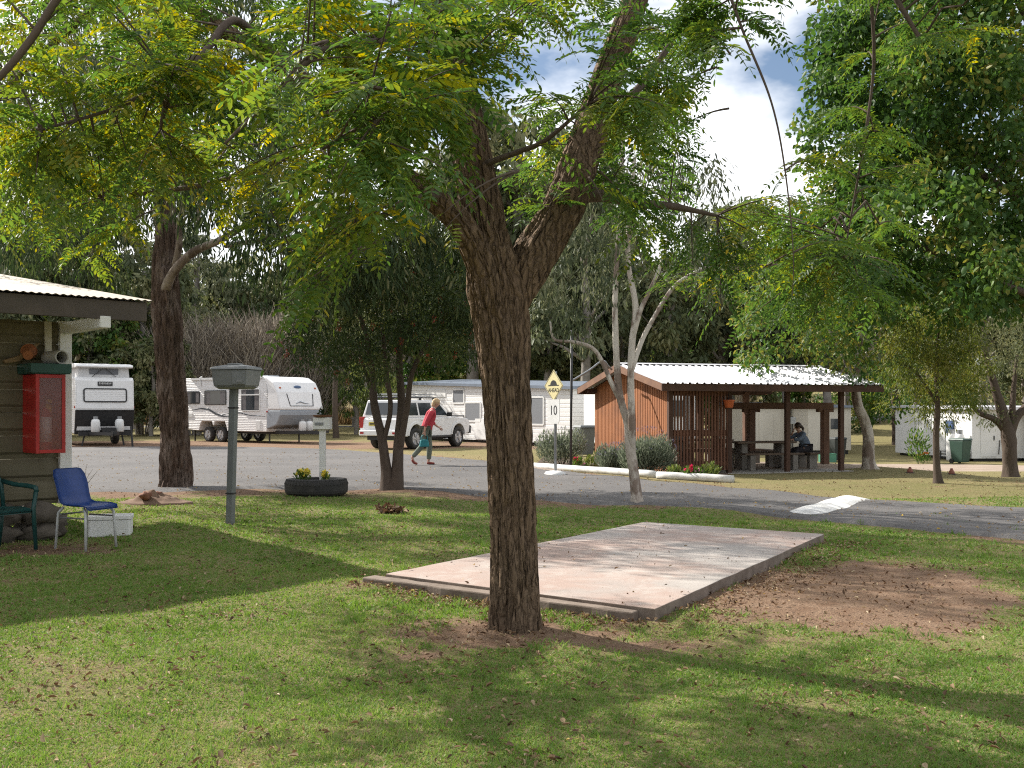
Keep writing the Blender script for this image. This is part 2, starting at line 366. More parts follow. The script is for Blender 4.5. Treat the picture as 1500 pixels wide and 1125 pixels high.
so = mixc(nt, ramp(nt, n3, [(.3, 0.), (.7, 1.)]), (.195, .122, .078), (.28, .195, .135)); so = mixc(nt, ramp(nt, n2, [(.45, 0.), (.7, 1.)]), so, (.17, .105, .075))
fac = math_(nt, 'ADD', ad.outputs['Fac'], math_(nt, 'MULTIPLY', math_(nt, 'SUBTRACT', n2, .5), .9)); fac = ramp(nt, fac, [(.38, 0.), (.62, 1.)])
nt.links.new(mixc(nt, fac, g, so), b.inputs['Base Color']); b.inputs['Roughness'].default_value = .95; b.inputs['Specular IOR Level'].default_value = .08
bump(nt, b, math_(nt, 'ADD', n2, math_(nt, 'MULTIPLY', n3, .8)), .9, .03)
o = rawmesh('ground', V, Q, {'bare': DW, 'dry': DRY}, m_ground, smooth=True); tag(o, 'lawn and bare reddish soil of the caravan park', 'ground', kind='structure')

def ribbon(name, near, far, mat, lift, label, cat, k=14, edge=0.):
    """A sheet between two ground lines that follows the terrain a little above it."""
    def res(pts, n):
        L = [0]
        for a, c in zip(pts[:-1], pts[1:]): L.append(L[-1] + math.dist(a, c))
        t = np.linspace(0, L[-1], n); pts = np.array(pts); return np.stack([np.interp(t, L, pts[:, 0]), np.interp(t, L, pts[:, 1])], 1)
    n = 260; A = res(near, n); B = res(far, n)
    if edge:
        for q, sd_ in ((A, 5), (B, 23)): q[:, 1] += (fbm(q[:, 0] * 1.5, q[:, 1] * 1.5, sd_) - .5) * edge * (q[:, 1] / 14)
    t = np.linspace(0, 1, k)[None, :, None]; W = A[:, None] * (1 - t) + B[:, None] * t
    z = terr(W[..., 0], W[..., 1]) + lift
    z[:, 0] -= lift + .03; z[:, -1] -= lift + .03
    V = np.concatenate([W, z[..., None]], 2).reshape(-1, 3); i = (np.arange(n - 1)[:, None] * k + np.arange(k - 1)[None, :]).ravel()
    o = rawmesh(name, V, np.stack([i, i + k, i + k + 1, i + 1], 1), None, mat, smooth=True); return tag(o, label, cat, kind='structure')
m_asph, nt, b = newmat('worn_asphalt')
n1 = nz(nt, .35, 5, .6); n2 = nz(nt, 60, 3, .7); n3 = nz(nt, 4, 5, .65)
c = mixc(nt, ramp(nt, n1, [(.35, 0.), (.65, 1.)]), (.078, .075, .076), (.125, .118, .115)); c = mixc(nt, ramp(nt, n2, [(.42, 0.), (.7, .8)]), c, (.21, .20, .19)); c = mixc(nt, ramp(nt, n3, [(.55, 0.), (.75, .5)]), c, (.05, .048, .048))
nt.links.new(c, b.inputs['Base Color']); b.inputs['Roughness'].default_value = .88; b.inputs['Specular IOR Level'].default_value = .25; bump(nt, b, n2, .8, .012)
ribbon('road', ROAD_NEAR, ROAD_FAR, m_asph, .035, 'grey asphalt road curving across the park', 'road', 60, .35)
m_grav = pm('pale_gravel', (.36, .29, .235), (.27, .21, .165), 1.2, .9, .5, spec=.1)
ribbon('track', gpoly([(760, 689), (1000, 690), (1240, 690), (1380, 691), (1500, 691), (1900, 694)]), gpoly([(760, 679), (1000, 679), (1240, 679), (1380, 680), (1500, 682), (1900, 682)]), m_grav, .04, 'pale gravel track behind the picnic shelter', 'track', 10, .2)
ribbon('far_road', [(-90, 84), (-30, 84), (10, 86), (40, 80)], [(-90, 90), (-30, 90), (10, 92), (40, 86)], m_asph, .05, 'grey road beyond the parked vans', 'road', 8)

# ------------------------------------------------------------------ concrete slab
m_slab, nt, b = newmat('stained_concrete')
n1 = nz(nt, .8, 5, .6); n2 = nz(nt, 3.2, 6, .65, dist=.5); n3 = nz(nt, 55, 3, .7)
c = mixc(nt, ramp(nt, n1, [(.42, 0.), (.56, 1.)]), (.37, .335, .31), (.38, .285, .245)); c = mixc(nt, ramp(nt, n2, [(.5, 0.), (.7, .75)]), c, (.47, .435, .40)); c = mixc(nt, ramp(nt, n2, [(.28, .7), (.42, 0.)]), c, (.27, .23, .205))
c = mixc(nt, ramp(nt, n3, [(.55, 0.), (.8, .5)]), c, (.25, .21, .18)); nt.links.new(c, b.inputs['Base Color']); b.inputs['Roughness'].default_value = .85; b.inputs['Specular IOR Level'].default_value = .25; bump(nt, b, n3, .35, .006)
def rough_slab(poly, z0, z1, step=.16, jit=.012, seed=1):
    pts = densify(list(poly) + [poly[0]], step)[:-1]; mb = MB(); q = []
    for i, (x, y) in enumerate(pts):
        j = (mnoise.noise(Vector((x * 5, y * 5, seed)))) * jit; k = mnoise.noise(Vector((x * 9, y * 9, seed + 4))) * jit * .5; q.append((x + j, y + k))
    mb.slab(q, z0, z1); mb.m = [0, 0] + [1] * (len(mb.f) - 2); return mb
m_edge = pm('shade_dark_edge', (.22, .175, .145), (.12, .09, .07), 6, .9, .6)  # side faces coloured darker than the top, their shade put into the colour
slab = thing('concrete_slab', 'long pinkish concrete slab lying in the grass', 'slab', (0, 0, 0))
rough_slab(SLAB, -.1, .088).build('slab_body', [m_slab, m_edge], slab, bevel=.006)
a_, b_ = Vector(SLAB[0]).to_2d(), Vector(SLAB[1]).to_2d(); dv = (b_ - a_).normalized(); nv_ = Vector((dv.y, -dv.x))
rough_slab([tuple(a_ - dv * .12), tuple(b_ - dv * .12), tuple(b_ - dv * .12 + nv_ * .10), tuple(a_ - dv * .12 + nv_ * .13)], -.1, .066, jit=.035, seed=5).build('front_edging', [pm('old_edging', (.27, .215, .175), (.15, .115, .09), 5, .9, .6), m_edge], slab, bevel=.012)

# ------------------------------------------------------------------ speed hump and its white paint
m_wpaint = pm('worn_white_paint', (.74, .74, .72), (.46, .45, .43), 5, .7, .3)
hp = gpoly([(1152, 754), (1184, 759), (1272, 733), (1244, 729)])
def hump():
    A0, B0, B1, A1 = [Vector((*p, 0)) for p in hp]; V = []; Qf = []; n, k = 24, 12
    for i in range(n + 1):
        for j in range(k + 1):
            u, v = i / n, j / k; p = (A0.lerp(A1, u)).lerp(B0.lerp(B1, u), -.2 + 1.4 * v)
            p.z = tz(p.x, p.y) + .022 + .055 * math.sin(math.pi * v) ** 1.0 * min(1, 12 * u, 8 * (1 - u)); V.append(p)
    for i in range(n):
        for j in range(k): Qf.append((i * (k + 1) + j, i * (k + 1) + j + 1, (i + 1) * (k + 1) + j + 1, (i + 1) * (k + 1) + j))
    return MB().add(V, Qf)
one('speed_hump', 'low speed hump painted white across the grey road', 'speed hump', hump(), m_wpaint, smooth=True)

# ------------------------------------------------------------------ short grass and leaf litter
def trapz_pts(n, y0, y1, pw=1.0, margin=1.06, xmax=None):
    """Random ground points inside the wedge the lawn fills, thinner with distance."""
    u = RNG.random(n); y = (y0 ** (1 - pw) + u * (y1 ** (1 - pw) - y0 ** (1 - pw))) ** (1 / (1 - pw)) if pw != 1 else y0 * (y1 / y0) ** u
    x = (RNG.random(n) - .5) * y * margin; return x, y
m_grass = leafmat('grass_blades', [(0, (.085, .14, .034)), (.4, (.135, .235, .050)), (.7, (.215, .285, .085)), (.9, (.38, .32, .17)), (1, (.42, .33, .20))], .35, .6, .25)
x, y = trapz_pts(420000, 3.6, 17, 1.0); x = np.append(x, (RNG.random(20000) - .5) * 9 - 0); y = np.append(y, 2.4 + RNG.random(20000) * 1.4)
dw = dirt_w(x, y); keep = (RNG.random(len(x)) > dw * 1.25) & ~inside(x, y, SLAB) & ~inside(x, y, ROAD_POLY) & (RNG.random(len(x)) < .5 + .7 * fbm(x * 2.2, y * 2.2, 41))
x, y, dw = x[keep], y[keep], dw[keep]; 
tx, ty = trapz_pts(900, 3.4, 14, 1.0); ex_ = np.concatenate([SLAB[i][j] + (SLAB[i + 1][j] - SLAB[i][j]) * RNG.random(170) for i in (0, 1) for j in (0, 1)]).reshape(2, 2, 170)
tx = np.concatenate([tx, ex_[0, 0] - .12, ex_[1, 0] + .14, .02 + .3 * RNG.normal(size=70)]); ty = np.concatenate([ty, ex_[0, 1] - .22, ex_[1, 1] - .10, 6.72 + .25 * RNG.normal(size=70)]); nt_ = len(tx)
tx = np.repeat(tx, 16) + .028 * RNG.normal(size=nt_ * 16); ty = np.repeat(ty, 16) + .028 * RNG.normal(size=nt_ * 16); ok = ~inside(tx, ty, SLAB) & (dirt_w(tx, ty) < .55) & (np.hypot(tx - .02, ty - 6.71) > .2); tx, ty = tx[ok], ty[ok]
n0 = len(x); x = np.append(x, tx); y = np.append(y, ty); dw = np.append(dw, np.zeros(len(tx))); n = len(x); far = np.clip(y / 5, 1, 2.6)
h = (.012 + .020 * RNG.random(n)) * (.75 + .7 * fbm(x * 1.7, y * 1.7, 77)) * (1 - .4 * dw) * (.85 + .15 * far); h[n0:] *= 1.9; d = rdir(n); d[:, 2] = np.abs(d[:, 2]) * .7 + .35; d[n0:, 2] += .5; d /= np.linalg.norm(d, axis=1, keepdims=True)
sdv = np.cross(d, rdir(n)); sdv /= np.linalg.norm(sdv, axis=1, keepdims=True); wd = (.0022 + .0022 * RNG.random(n)) * far
base = np.stack([x, y, terr(x, y) - .002], 1); V = np.empty((n, 3, 3)); V[:, 0] = base - sdv * wd[:, None]; V[:, 1] = base + sdv * wd[:, None]; V[:, 2] = base + d * h[:, None]
tint = np.clip(.12 + .62 * fbm(x * .9, y * .9, 5) + .22 * (RNG.random(n) - .5) + .25 * dw + (RNG.random(n) > .9) * .3, 0, 1); tint[n0:] *= .75
tag(rawmesh('lawn_grass', V.reshape(-1, 3), np.arange(n * 3).reshape(-1, 3), np.repeat(tint, 3), m_grass), 'short green lawn grass with dry blades', 'grass', kind='stuff')
m_litter = leafmat('dead_leaves', [(0, (.075, .045, .028)), (.4, (.20, .125, .07)), (.75, (.34, .25, .15)), (.94, (.46, .38, .26)), (1, (.45, .30, .05))], .12, .7, .2)
x, y = trapz_pts(46000, 3.3, 34, 1.); k2 = 2600; dd = RNG.random(k2)
ex = np.append(SLAB[0][0] + (SLAB[1][0] - SLAB[0][0]) * dd[:1300], SLAB[1][0] + (SLAB[2][0] - SLAB[1][0]) * dd[1300:]); ey = np.append(SLAB[0][1] + (SLAB[1][1] - SLAB[0][1]) * dd[:1300], SLAB[1][1] + (SLAB[2][1] - SLAB[1][1]) * dd[1300:])
ex = ex + .16 * RNG.normal(size=k2) + np.append(np.full(1300, -.14), np.full(1300, .22)); ey = ey + .16 * RNG.normal(size=k2) - .16
x = np.append(x, ex); y = np.append(y, ey); n = len(x); on_slab = inside(x, y, SLAB); rd = inside(x, y, ROAD_POLY); dw = dirt_w(x, y)
keep = (RNG.random(n) < np.where(on_slab, .05, np.where(rd, .22, (.07 + .9 * np.clip(fbm(x * 1.6, y * 1.6, 61) * 2 - .75, 0, 1) ** 1.5 + .26 * dw)))); keep[-k2:] = ~on_slab[-k2:] | (RNG.random(k2) < .03)
x, y, on_slab, rd = x[keep], y[keep], on_slab[keep], rd[keep]; n = len(x)
z = terr(x, y) + np.where(on_slab, .098, np.where(rd, .045, .016 + .012 * RNG.random(n))); dd = rdir(n); dd[:, 2] *= .4; nn = rdir(n) * .6; nn[:, 2] = 1
l = (.014 + .027 * RNG.random(n) ** 2) * (1 + .02 * y); tt = np.clip(RNG.beta(1.2, 1.5, n) + np.where(rd, .35, 0), 0, 1)
tag(leafmesh('fallen_leaves', np.stack([x, y, z], 1), dd, nn, l, l * (.28 + .3 * RNG.random(n)), tt, m_litter, None, .6, .35), 'dead brown leaves scattered on the lawn and slab', 'fallen leaves', kind='stuff')
# ------------------------------------------------------------------ foliage helpers
def ellpts(c, r, n, shell=.5):
    v = RNG.normal(size=(n, 3)); v /= np.linalg.norm(v, axis=1, keepdims=True)
    return np.asarray(c)[None] + v * (RNG.random(n)[:, None] ** shell) * np.asarray(r)[None]
def foliage(name, clumps, per, l, w, mat, parent, droop=.2, tlo=.1, thi=.8, fold=.2, curl=.12, prof=(.3, 1., .68, .86)):
    B = []; D = []; TT = []; L = []
    for c in clumps:
        cx, r = c[0], c[1]; k = c[2] if len(c) > 2 else 1; n = max(3, int(per * k * (.7 + .6 * RNG.random())))
        p = ellpts(cx, r, n); d = (p - np.asarray(cx)) / max(r) * .7 + rdir(n) * .8; d[:, 2] -= droop * 2.2
        base = tlo + (thi - tlo) * RNG.random(); t = base + .22 * RNG.normal(size=n)
        B.append(p); D.append(d); TT.append(t); L.append(l * (.6 + .7 * RNG.random(n)))
    B = np.concatenate(B); D = np.concatenate(D); TT = np.clip(np.concatenate(TT), 0, 1); L = np.concatenate(L); n = len(B)
    nn = rdir(n) * .8; nn[:, 2] += .8 * (1 - droop)
    return leafmesh(name, B, D, nn, L, L * (w / l) * (.8 + .4 * RNG.random(n)), TT, mat, parent, fold, curl, prof)

# bark
bk_main = barkmat('furrowed_bark', (.070, .047, .031), (.225, .160, .108), (.16, .108, .07), 14, .22, 1., plates=24)
bk_euc = barkmat('stringy_bark', (.075, .050, .038), (.16, .108, .082), (.10, .072, .056), 13, .12, 1., (.19, .145, .12), plates=13)
bk_pale = barkmat('pale_smooth_bark', (.34, .31, .27), (.47, .43, .38), (.25, .21, .18), 4, .5, .35)
bk_paper = barkmat('papery_bark', (.46, .42, .37), (.60, .56, .50), (.34, .29, .245), 7, .3, .7, (.22, .17, .14))
bk_dark = barkmat('dark_bark', (.07, .052, .042), (.125, .098, .08), (.09, .07, .055), 12, .25, .8)
bk_far = pm('far_bark', (.16, .14, .12), (.28, .255, .23), 3, .9, 0)
# leaves
lf_main = leafmat('feather_leaves', [(0, (.040, .088, .024)), (.35, (.075, .145, .034)), (.62, (.145, .195, .036)), (.84, (.28, .27, .035)), (1, (.40, .33, .04))], .52, .48, .28, 1.5)
lf_euc = leafmat('hanging_gum_leaves', [(0, (.022, .040, .016)), (.5, (.045, .070, .028)), (.85, (.085, .11, .04)), (1, (.15, .15, .07))], .3, .55, .18)
lf_bottle = leafmat('narrow_dark_leaves', [(0, (.022, .040, .013)), (.5, (.045, .072, .02)), (1, (.11, .125, .036))], .28, .55, .3)
lf_paper = leafmat('grey_green_leaves', [(0, (.046, .062, .032)), (.5, (.10, .122, .064)), (1, (.20, .21, .125))], .3, .55, .18)
lf_broad = leafmat('broad_leaves', [(0, (.034, .078, .020)), (.5, (.066, .135, .032)), (.85, (.12, .19, .045)), (1, (.21, .21, .05))], .36, .5, .22)
lf_gold = leafmat('golden_leaves', [(0, (.055, .088, .02)), (.5, (.12, .155, .034)), (1, (.23, .23, .055))], .38, .5, .3)
lf_olive = leafmat('olive_leaves', [(0, (.06, .078, .036)), (.5, (.115, .138, .062)), (1, (.20, .20, .10))], .28, .55, .25)
lf_lime = leafmat('light_green_leaves', [(0, (.06, .095, .025)), (.5, (.11, .155, .04)), (1, (.19, .21, .07))], .35, .55, .25)
tw_grey = leafmat('bare_twigs', [(0, (.14, .12, .10)), (.5, (.27, .235, .195)), (1, (.40, .35, .28))], .05, .9, .1)

# ------------------------------------------------------------------ the big feather-leaved tree in front
main = thing('tree', 'big furrowed trunk forking in three with feathery yellow-green leaves, in front of the slab', 'tree', (0, 0, 0))
def px_path(rows): return [P(a, b, y) for a, b, y, r in rows], [r / F * y for a, b, y, r in rows]
Y0 = 6.71
limbs = {
 'trunk': [(756, 945, Y0, 38), (755, 905, Y0, 35), (754, 860, Y0, 33), (752, 780, Y0, 32), (747, 680, Y0, 32.5), (742, 560, Y0, 34), (735, 480, Y0, 39), (726, 420, Y0, 41), (715, 360, Y0, 34), (698, 270, Y0, 29), (685, 195, 6.75, 26), (667, 105, 6.8, 25), (643, 5, 6.85, 23), (618, -100, 6.8, 20), (600, -260, 6.7, 15), (590, -420, 6.6, 8)],
 'right': [(742, 455, 6.75, 26), (768, 398, 6.8, 32), (800, 346, 6.85, 30), (830, 294, 6.9, 30), (848, 240, 7., 27), (866, 188, 7.1, 25), (892, 108, 7.3, 22), (925, 15, 7.5, 19), (955, -90, 7.7, 16), (1010, -260, 7.9, 10)],
 'left': [(728, 455, 6.68, 24), (704, 385, 6.62, 21), (676, 330, 6.52, 19), (642, 296, 6.45, 18), (600, 266, 6.4, 16), (555, 228, 6.4, 15), (500, 178, 6.5, 15), (430, 108, 6.7, 13), (340, 52, 6.9, 11), (230, -25, 7.1, 8), (100, -120, 7.3, 4)],
}
twigs = {
 'a': [(852, 284, 6.95, 14), (885, 286, 7., 10), (930, 297, 7.1, 7.5), (990, 303, 7.2, 5), (1050, 316, 7.3, 2)],
 'b': [(712, 240, 6.65, 5), (760, 222, 6.5, 4), (800, 205, 6.4, 3.5), (862, 152, 6.3, 2.2)],
 'c': [(400, 85, 6.7, 8), (345, 30, 6.2, 6), (300, 74, 5.9, 5.5), (245, 112, 5.7, 4.5), (178, 155, 5.5, 3), (60, 190, 5.3, 1.5)],
 'd': [(298, 78, 5.7, 5), (262, 122, 5.6, 4.5), (242, 158, 5.5, 4), (235, 190, 5.5, 2)],
 'e': [(150, -90, 4.9, 8), (88, -8, 4.9, 6), (45, 58, 4.9, 5.5), (0, 112, 4.9, 5), (-60, 170, 4.9, 3)],
 'f': [(980, -170, 7.6, 5), (1050, -50, 6.6, 3), (1090, 50, 6.4, 2), (1130, 150, 6.3, 1.6), (1150, 250, 6.3, 1.2), (1162, 370, 6.3, .8), (1160, 440, 6.3, .6)],
 'g': [(650, 40, 6.7, 8), (560, 60, 5.6, 6), (480, 70, 5.0, 5), (400, 140, 4.8, 3.5), (330, 210, 4.7, 2)],
 'h': [(690, 215, 6.6, 8), (640, 150, 5.6, 6), (590, 165, 4.9, 4.5), (530, 185, 4.6, 3), (470, 220, 4.5, 2)],
 'i': [(640, 285, 6.4, 8), (590, 300, 6.0, 5), (520, 340, 5.7, 3.5), (440, 395, 5.5, 2)],
 'j': [(1020, -270, 7.8, 9), (1150, -160, 7.6, 7), (1270, -60, 7.4, 5), (1350, 60, 7.3, 3)],
 'k': [(1270, -60, 7.4, 3), (1280, 90, 7.6, 2.4), (1260, 240, 7.7, 1.8), (1235, 380, 7.8, 1)],
 'l': [(600, -260, 6.7, 12), (560, -420, 5.2, 9), (600, -700, 3.6, 6), (700, -1200, 2.6, 3)],
 'm': [(1010, -260, 7.9, 8), (1000, -500, 6.6, 6), (1000, -900, 4.8, 3)],
 'n': [(200, -40, 7.1, 7), (60, 80, 7.4, 5), (-60, 200, 7.6, 3)], 'o': [(500, 178, 6.5, 8), (420, 230, 7.0, 5), (300, 270, 7.4, 4), (150, 290, 7.6, 2.5)],
 'p': [(866, 188, 7.1, 9), (935, 130, 7.6, 6), (985, 60, 7.9, 4)], 'q': [(668, 105, 6.8, 8), (745, 60, 6.9, 4), (800, -30, 6.9, 2)],
}
mb = MB(); sk = []
pp, rr = px_path(limbs['trunk']); sk += bark_into(mb, pp, rr, 150, .014, .17, 5.2, 1.0, 3, flare=.30)[60:]
pp, rr = px_path(limbs['right']); sk += bark_into(mb, pp, rr, 96, .018, .16, 4.4, 1.1, 8)[20:]
pp, rr = px_path(limbs['left']); sk += bark_into(mb, pp, rr, 84, .018, .16, 4.2, 1.1, 12)[20:]
mb.build('trunk', bk_main, main, smooth=True)
mt = MB()
for k in twigs:
    pp, rr = px_path(twigs[k]); sk += bark_into(mt, pp, rr, 10, .05, .06, 3, 2, ord(k), lump=.15)
SKEL = np.array([tuple(p) for p in sk])
# leaf sprays: (px range, py range, depth range, how many, yellowing)
zones = [
 (0, 260, -60, 130, 5.0, 7.2, 32, .18), (0, 300, 130, 270, 5.2, 7.4, 24, .14), (20, 330, 240, 340, 5.6, 7.6, 10, .14), (240, 500, -60, 190, 4.8, 7.4, 25, .10), (320, 520, 150, 300, 4.8, 7.2, 13, .08), (430, 600, 250, 380, 5.2, 6.4, 5, .14),
 (440, 640, -60, 120, 4.0, 6.8, 22, .05), (480, 700, 80, 260, 3.9, 6.0, 30, .02), (560, 700, 230, 320, 4.3, 6.0, 8, .08), (640, 860, -60, 90, 4.6, 7.5, 20, .0),
 (720, 900, 130, 300, 5.0, 8.6, 20, .0), (860, 1060, -60, 150, 5.2, 8.6, 32, -.08), (880, 1030, 140, 330, 5.4, 8.6, 20, -.04), (930, 1090, 280, 440, 6.6, 9.2, 13, -.02),
 (1050, 1200, 270, 500, 6.4, 9.6, 20, -.05), (1180, 1330, 150, 450, 6.6, 9.6, 17, -.08), (1200, 1460, -60, 260, 6.8, 9.2, 15, -.14), (1060, 1160, -60, 40, 6., 7.5, 8, -.1), (1110, 1175, 90, 300, 6.1, 6.5, 6, -.1),
 (-80, 330, 150, 330, 7.6, 10.5, 20, .12), (60, 460, 60, 280, 7.4, 9.5, 10, .10), (0, 220, 300, 390, 6.5, 9.5, 7, .12), (-260, 0, -100, 260, 5., 8.5, 18, .14), (-200, 500, -600, -80, 6, 9, 20, .1), (500, 1100, -700, -80, 6, 9, 22, 0), (1100, 1700, -600, -60, 6, 9, 30, -.1)]
gaps = [(255, 375, 75, 85, .8), (1100, 165, 80, 108, .84), (838, 80, 44, 58, .7), (1150, 60, 52, 56, .65), (480, 110, 42, 46, .7), (1045, 250, 40, 30, .9)]
fronts = [(700, 265, 50, 115, .88), (846, 240, 46, 100, .75), (640, 300, 58, 52, .7), (735, 420, 90, 90, 1.)]
cB = []; cD = []; cN = []; cL = []; cW = []; cT = []
def in_gap(p):
    if p.y < .5: return 0
    x = 750 + F * p.x / p.y; y = 600 - F * (p.z - E) / p.y; q = 0
    if p.y < 6.75:
        for gx, gy, rx, ry, pr in fronts:
            if ((x - gx) / rx) ** 2 + ((y - gy) / ry) ** 2 < 1: q = max(q, pr)
    for gx, gy, rx, ry, pr in gaps:
        if ((x - gx) / rx) ** 2 + ((y - gy) / ry) ** 2 < 1: q = max(q, pr)
    return q
def spray(c, a, yel, nf=9):
    """One twig from limb point a to tip c with alternate feather leaves."""
    a = Vector(a); c = Vector(c); v = c - a; mid = a.lerp(c, .5) + Vector((0, 0, .10 * v.length)); k = 9
    pts = [a * (1 - t) ** 2 + mid * 2 * t * (1 - t) + c * t * t for t in [i / k for i in range(k + 1)]]
    mt.tube(pts, [.0075 - .0055 * i / k for i in range(k + 1)], 4)
    L_ = max(v.length, .2); s0 = max(.2, 1 - .75 / L_); by = yel + .16 * random.gauss(0, 1)
    for i in range(nf):
        t = s0 + (1 - s0) * (i + .5 * random.random()) / (nf - .5); t = min(t, 1); o = a * (1 - t) ** 2 + mid * 2 * t * (1 - t) + c * t * t
        if random.random() < in_gap(o): continue
        fd = (mid.lerp(c, t) - a.lerp(mid, t)).normalized(); side = fd.cross(Vector((0, 0, 1))); side = side.normalized() if side.length > .05 else Vector((1, 0, 0))
        sg = 1 if i % 2 else -1; d = (fd * random.uniform(.25, .8) + side * sg * random.uniform(.5, 1) + Vector((random.uniform(-.25, .25), random.uniform(-.25, .25), random.uniform(-.55, .2)))).normalized()
        frond(o, d, by + .10 * random.gauss(0, 1))
def frond(o, d, yel):
    L_ = random.uniform(.17, .33); npair = random.randint(6, 9); up = Vector((random.gauss(0, .35), random.gauss(0, .35), 1)); s = d.cross(up).normalized(); up = s.cross(d); dr = random.uniform(.12, .5)
    ll = random.uniform(.038, .062); td = .40 + yel; q0 = o
    for i in range(npair + 1):
        t = .14 + .86 * i / npair; p = o + d * (L_ * t) + Vector((0, 0, -1)) * (dr * L_ * t * t); td_i = (d + Vector((0, 0, -1)) * (2 * dr * t)).normalized()
        if i == npair: dirs = [td_i]
        else: dirs = [(td_i * .55 + s * g + up * random.uniform(-.25, .1)).normalized() for g in (1, -1)]
        for q in dirs:
            if random.random() < .06: continue
            cB.append(p); cD.append(q); cN.append(up + Vector((random.gauss(0, .2), random.gauss(0, .2), 0))); sc = (1.05 - .35 * abs(t - .5)) * random.uniform(.85, 1.1)
            cL.append(ll * sc); cW.append(ll * sc * .36); cT.append(td + .08 * random.gauss(0, 1) + (.35 if random.random() < .02 else 0))
        if i % 3 == 2 or i == npair:
            cB.append(q0); cD.append(p - q0); cN.append(up); cL.append((p - q0).length); cW.append(.0035); cT.append(.55); q0 = p
for x0, x1, y0, y1, a, b, n, yel in zones:
    for k in range(int(n * 1.05)):
        c = P(random.uniform(x0, x1), random.uniform(y0, y1), random.uniform(a, b))
        if c.z > 9.5 or random.random() < in_gap(c): continue
        dd = np.linalg.norm(SKEL - np.array(c)[None] + np.array([[0, 0, .1]]), axis=1); j = int(np.argmin(np.where(dd > .25, dd, 9)))
        a0 = SKEL[j]
        if dd[j] > 1.1: q1 = np.array(c) + (SKEL[j] - np.array(c)) / dd[j] * 1.0; mt.tube([tuple(SKEL[j]), tuple((SKEL[j] + q1) / 2 + [0, 0, .08 * dd[j]]), tuple(q1)], [.010, .008, .007], 5)
        if dd[j] > 1.1: a0 = np.array(c) + (SKEL[j] - np.array(c)) / dd[j] * 1.0
        if in_gap((Vector(a0) + c) / 2) > .5 and (Vector(a0) - c).length > .35: a0 = np.array(c) + (np.array(a0) - np.array(c)) * (.3 / (Vector(a0) - c).length)
        spray(c, a0, yel, 14)
# the few large bright sprays that hang lowest
for rows, yel in (([(600, 295, 4.9), (560, 330, 4.6), (535, 322, 4.5)], .12), ([(560, 350, 5.2), (500, 400, 5.1), (425, 432, 5.0)], .12), ([(760, 250, 5.0), (700, 285, 4.7), (650, 312, 4.6)], .22), ([(540, 300, 5.3), (480, 355, 5.2), (452, 352, 5.2)], .15), ([(480, 60, 4.3), (420, 95, 4.1), (390, 110, 4.0)], .12), ([(560, 170, 4.3), (510, 215, 4.1), (495, 262, 4.0)], -.05), ([(560, 130, 4.3), (470, 150, 4.1), (420, 125, 4.1)], .05)):
    for rep in range(2):
        spray(P(*rows[2]) + Vector((0, rep * .1, -rep * .05)), P(*rows[0]), yel, 10)
A3 = lambda q: np.array([tuple(v) for v in q])
leafmesh('crown', A3(cB), A3(cD), A3(cN), np.array(cL), np.array(cW), np.clip(np.array(cT), 0, 1), lf_main, main, .16, .1, (.28, .95, .72, .9))
mt.build('branches', bk_dark, main, smooth=True)

# ------------------------------------------------------------------ stringy-barked gum on the left
gum = thing('tree', 'tall shaggy dark-barked gum tree at the road edge beside the grey meter post', 'tree')
mb = MB(); Y1 = G(258, 716).y
rows = [(258, 727, Y1, 27), (258, 705, Y1, 22), (256, 640, Y1, 20), (250, 540, Y1, 19.5), (244, 460, Y1, 19.5), (242, 410, Y1, 18), (243, 340, Y1, 15), (240, 250, Y1, 13), (237, 130, Y1, 13), (245, 0, Y1, 11), (255, -160, Y1, 8), (250, -300, Y1, 4)]
pp, rr = px_path(rows); bark_into(mb, pp, rr, 90, .04, .22, 4, .7, 21, flare=.3, lump=.12); mb.build('trunk', bk_euc, gum, smooth=True)
mb = MB()
for rows in ([(240, 432, Y1, 9), (252, 402, 18.7, 6.5), (282, 370, 18.5, 6), (322, 352, 18.3, 5), (360, 330, 18.2, 4.5), (430, 290, 17.8, 3)], [(252, 402, Y1, 6), (262, 365, 18.7, 5), (264, 318, 18.6, 4.5), (285, 260, 18.4, 4), (330, 180, 18, 3)], [(240, 250, Y1, 9), (300, 190, 19.4, 7), (380, 100, 19.5, 5), (450, 20, 19.5, 3)], [(240, 200, Y1, 8), (170, 120, 19, 6), (100, 60, 19, 3)], [(330, 360, 18.2, 4), (400, 345, 17.8, 3), (470, 300, 17.5, 2)], [(290, 330, 18.4, 3), (300, 260, 18.3, 2.5), (350, 210, 18.2, 2)]):
    pp, rr = px_path(rows); bark_into(mb, pp, rr, 14, .12, .05, 3, .6, rows[1][0])
mb.build('limb', barkmat('tan_limb_bark', (.24, .20, .165), (.36, .315, .27), (.17, .13, .105), 6, .35, .6, (.12, .09, .07)), gum, smooth=True)
cl = []
for x0, x1, y0, y1, a, b, n in ((340, 580, 300, 450, 15.5, 18.5, 44), (20, 230, 250, 420, 18.5, 22, 34), (200, 480, 130, 330, 18, 22, 40), (60, 520, -120, 160, 17, 22, 60), (560, 700, 330, 420, 17, 19.5, 16), (0, 560, -330, -100, 17, 23, 46), (120, 520, 60, 330, 13.2, 16.5, 60), (-150, 120, 100, 400, 14, 19, 40), (20, 420, -250, 80, 13.5, 17, 40), (-60, 260, 0, 300, 20, 25, 46)):
    for k in range(n): cl.append((tuple(P(random.uniform(x0, x1), random.uniform(y0, y1), random.uniform(a, b))), (.42, .42, .62)))
cl = [c for c in cl if not (195 < 750 + F * c[0][0] / c[0][1] < 350 and 300 < 600 - F * (c[0][2] - E) / c[0][1] < 470 and c[0][1] < 19.5)]
foliage('crown', cl, 120, .17, .032, lf_euc, gum, .7, .1, .85)

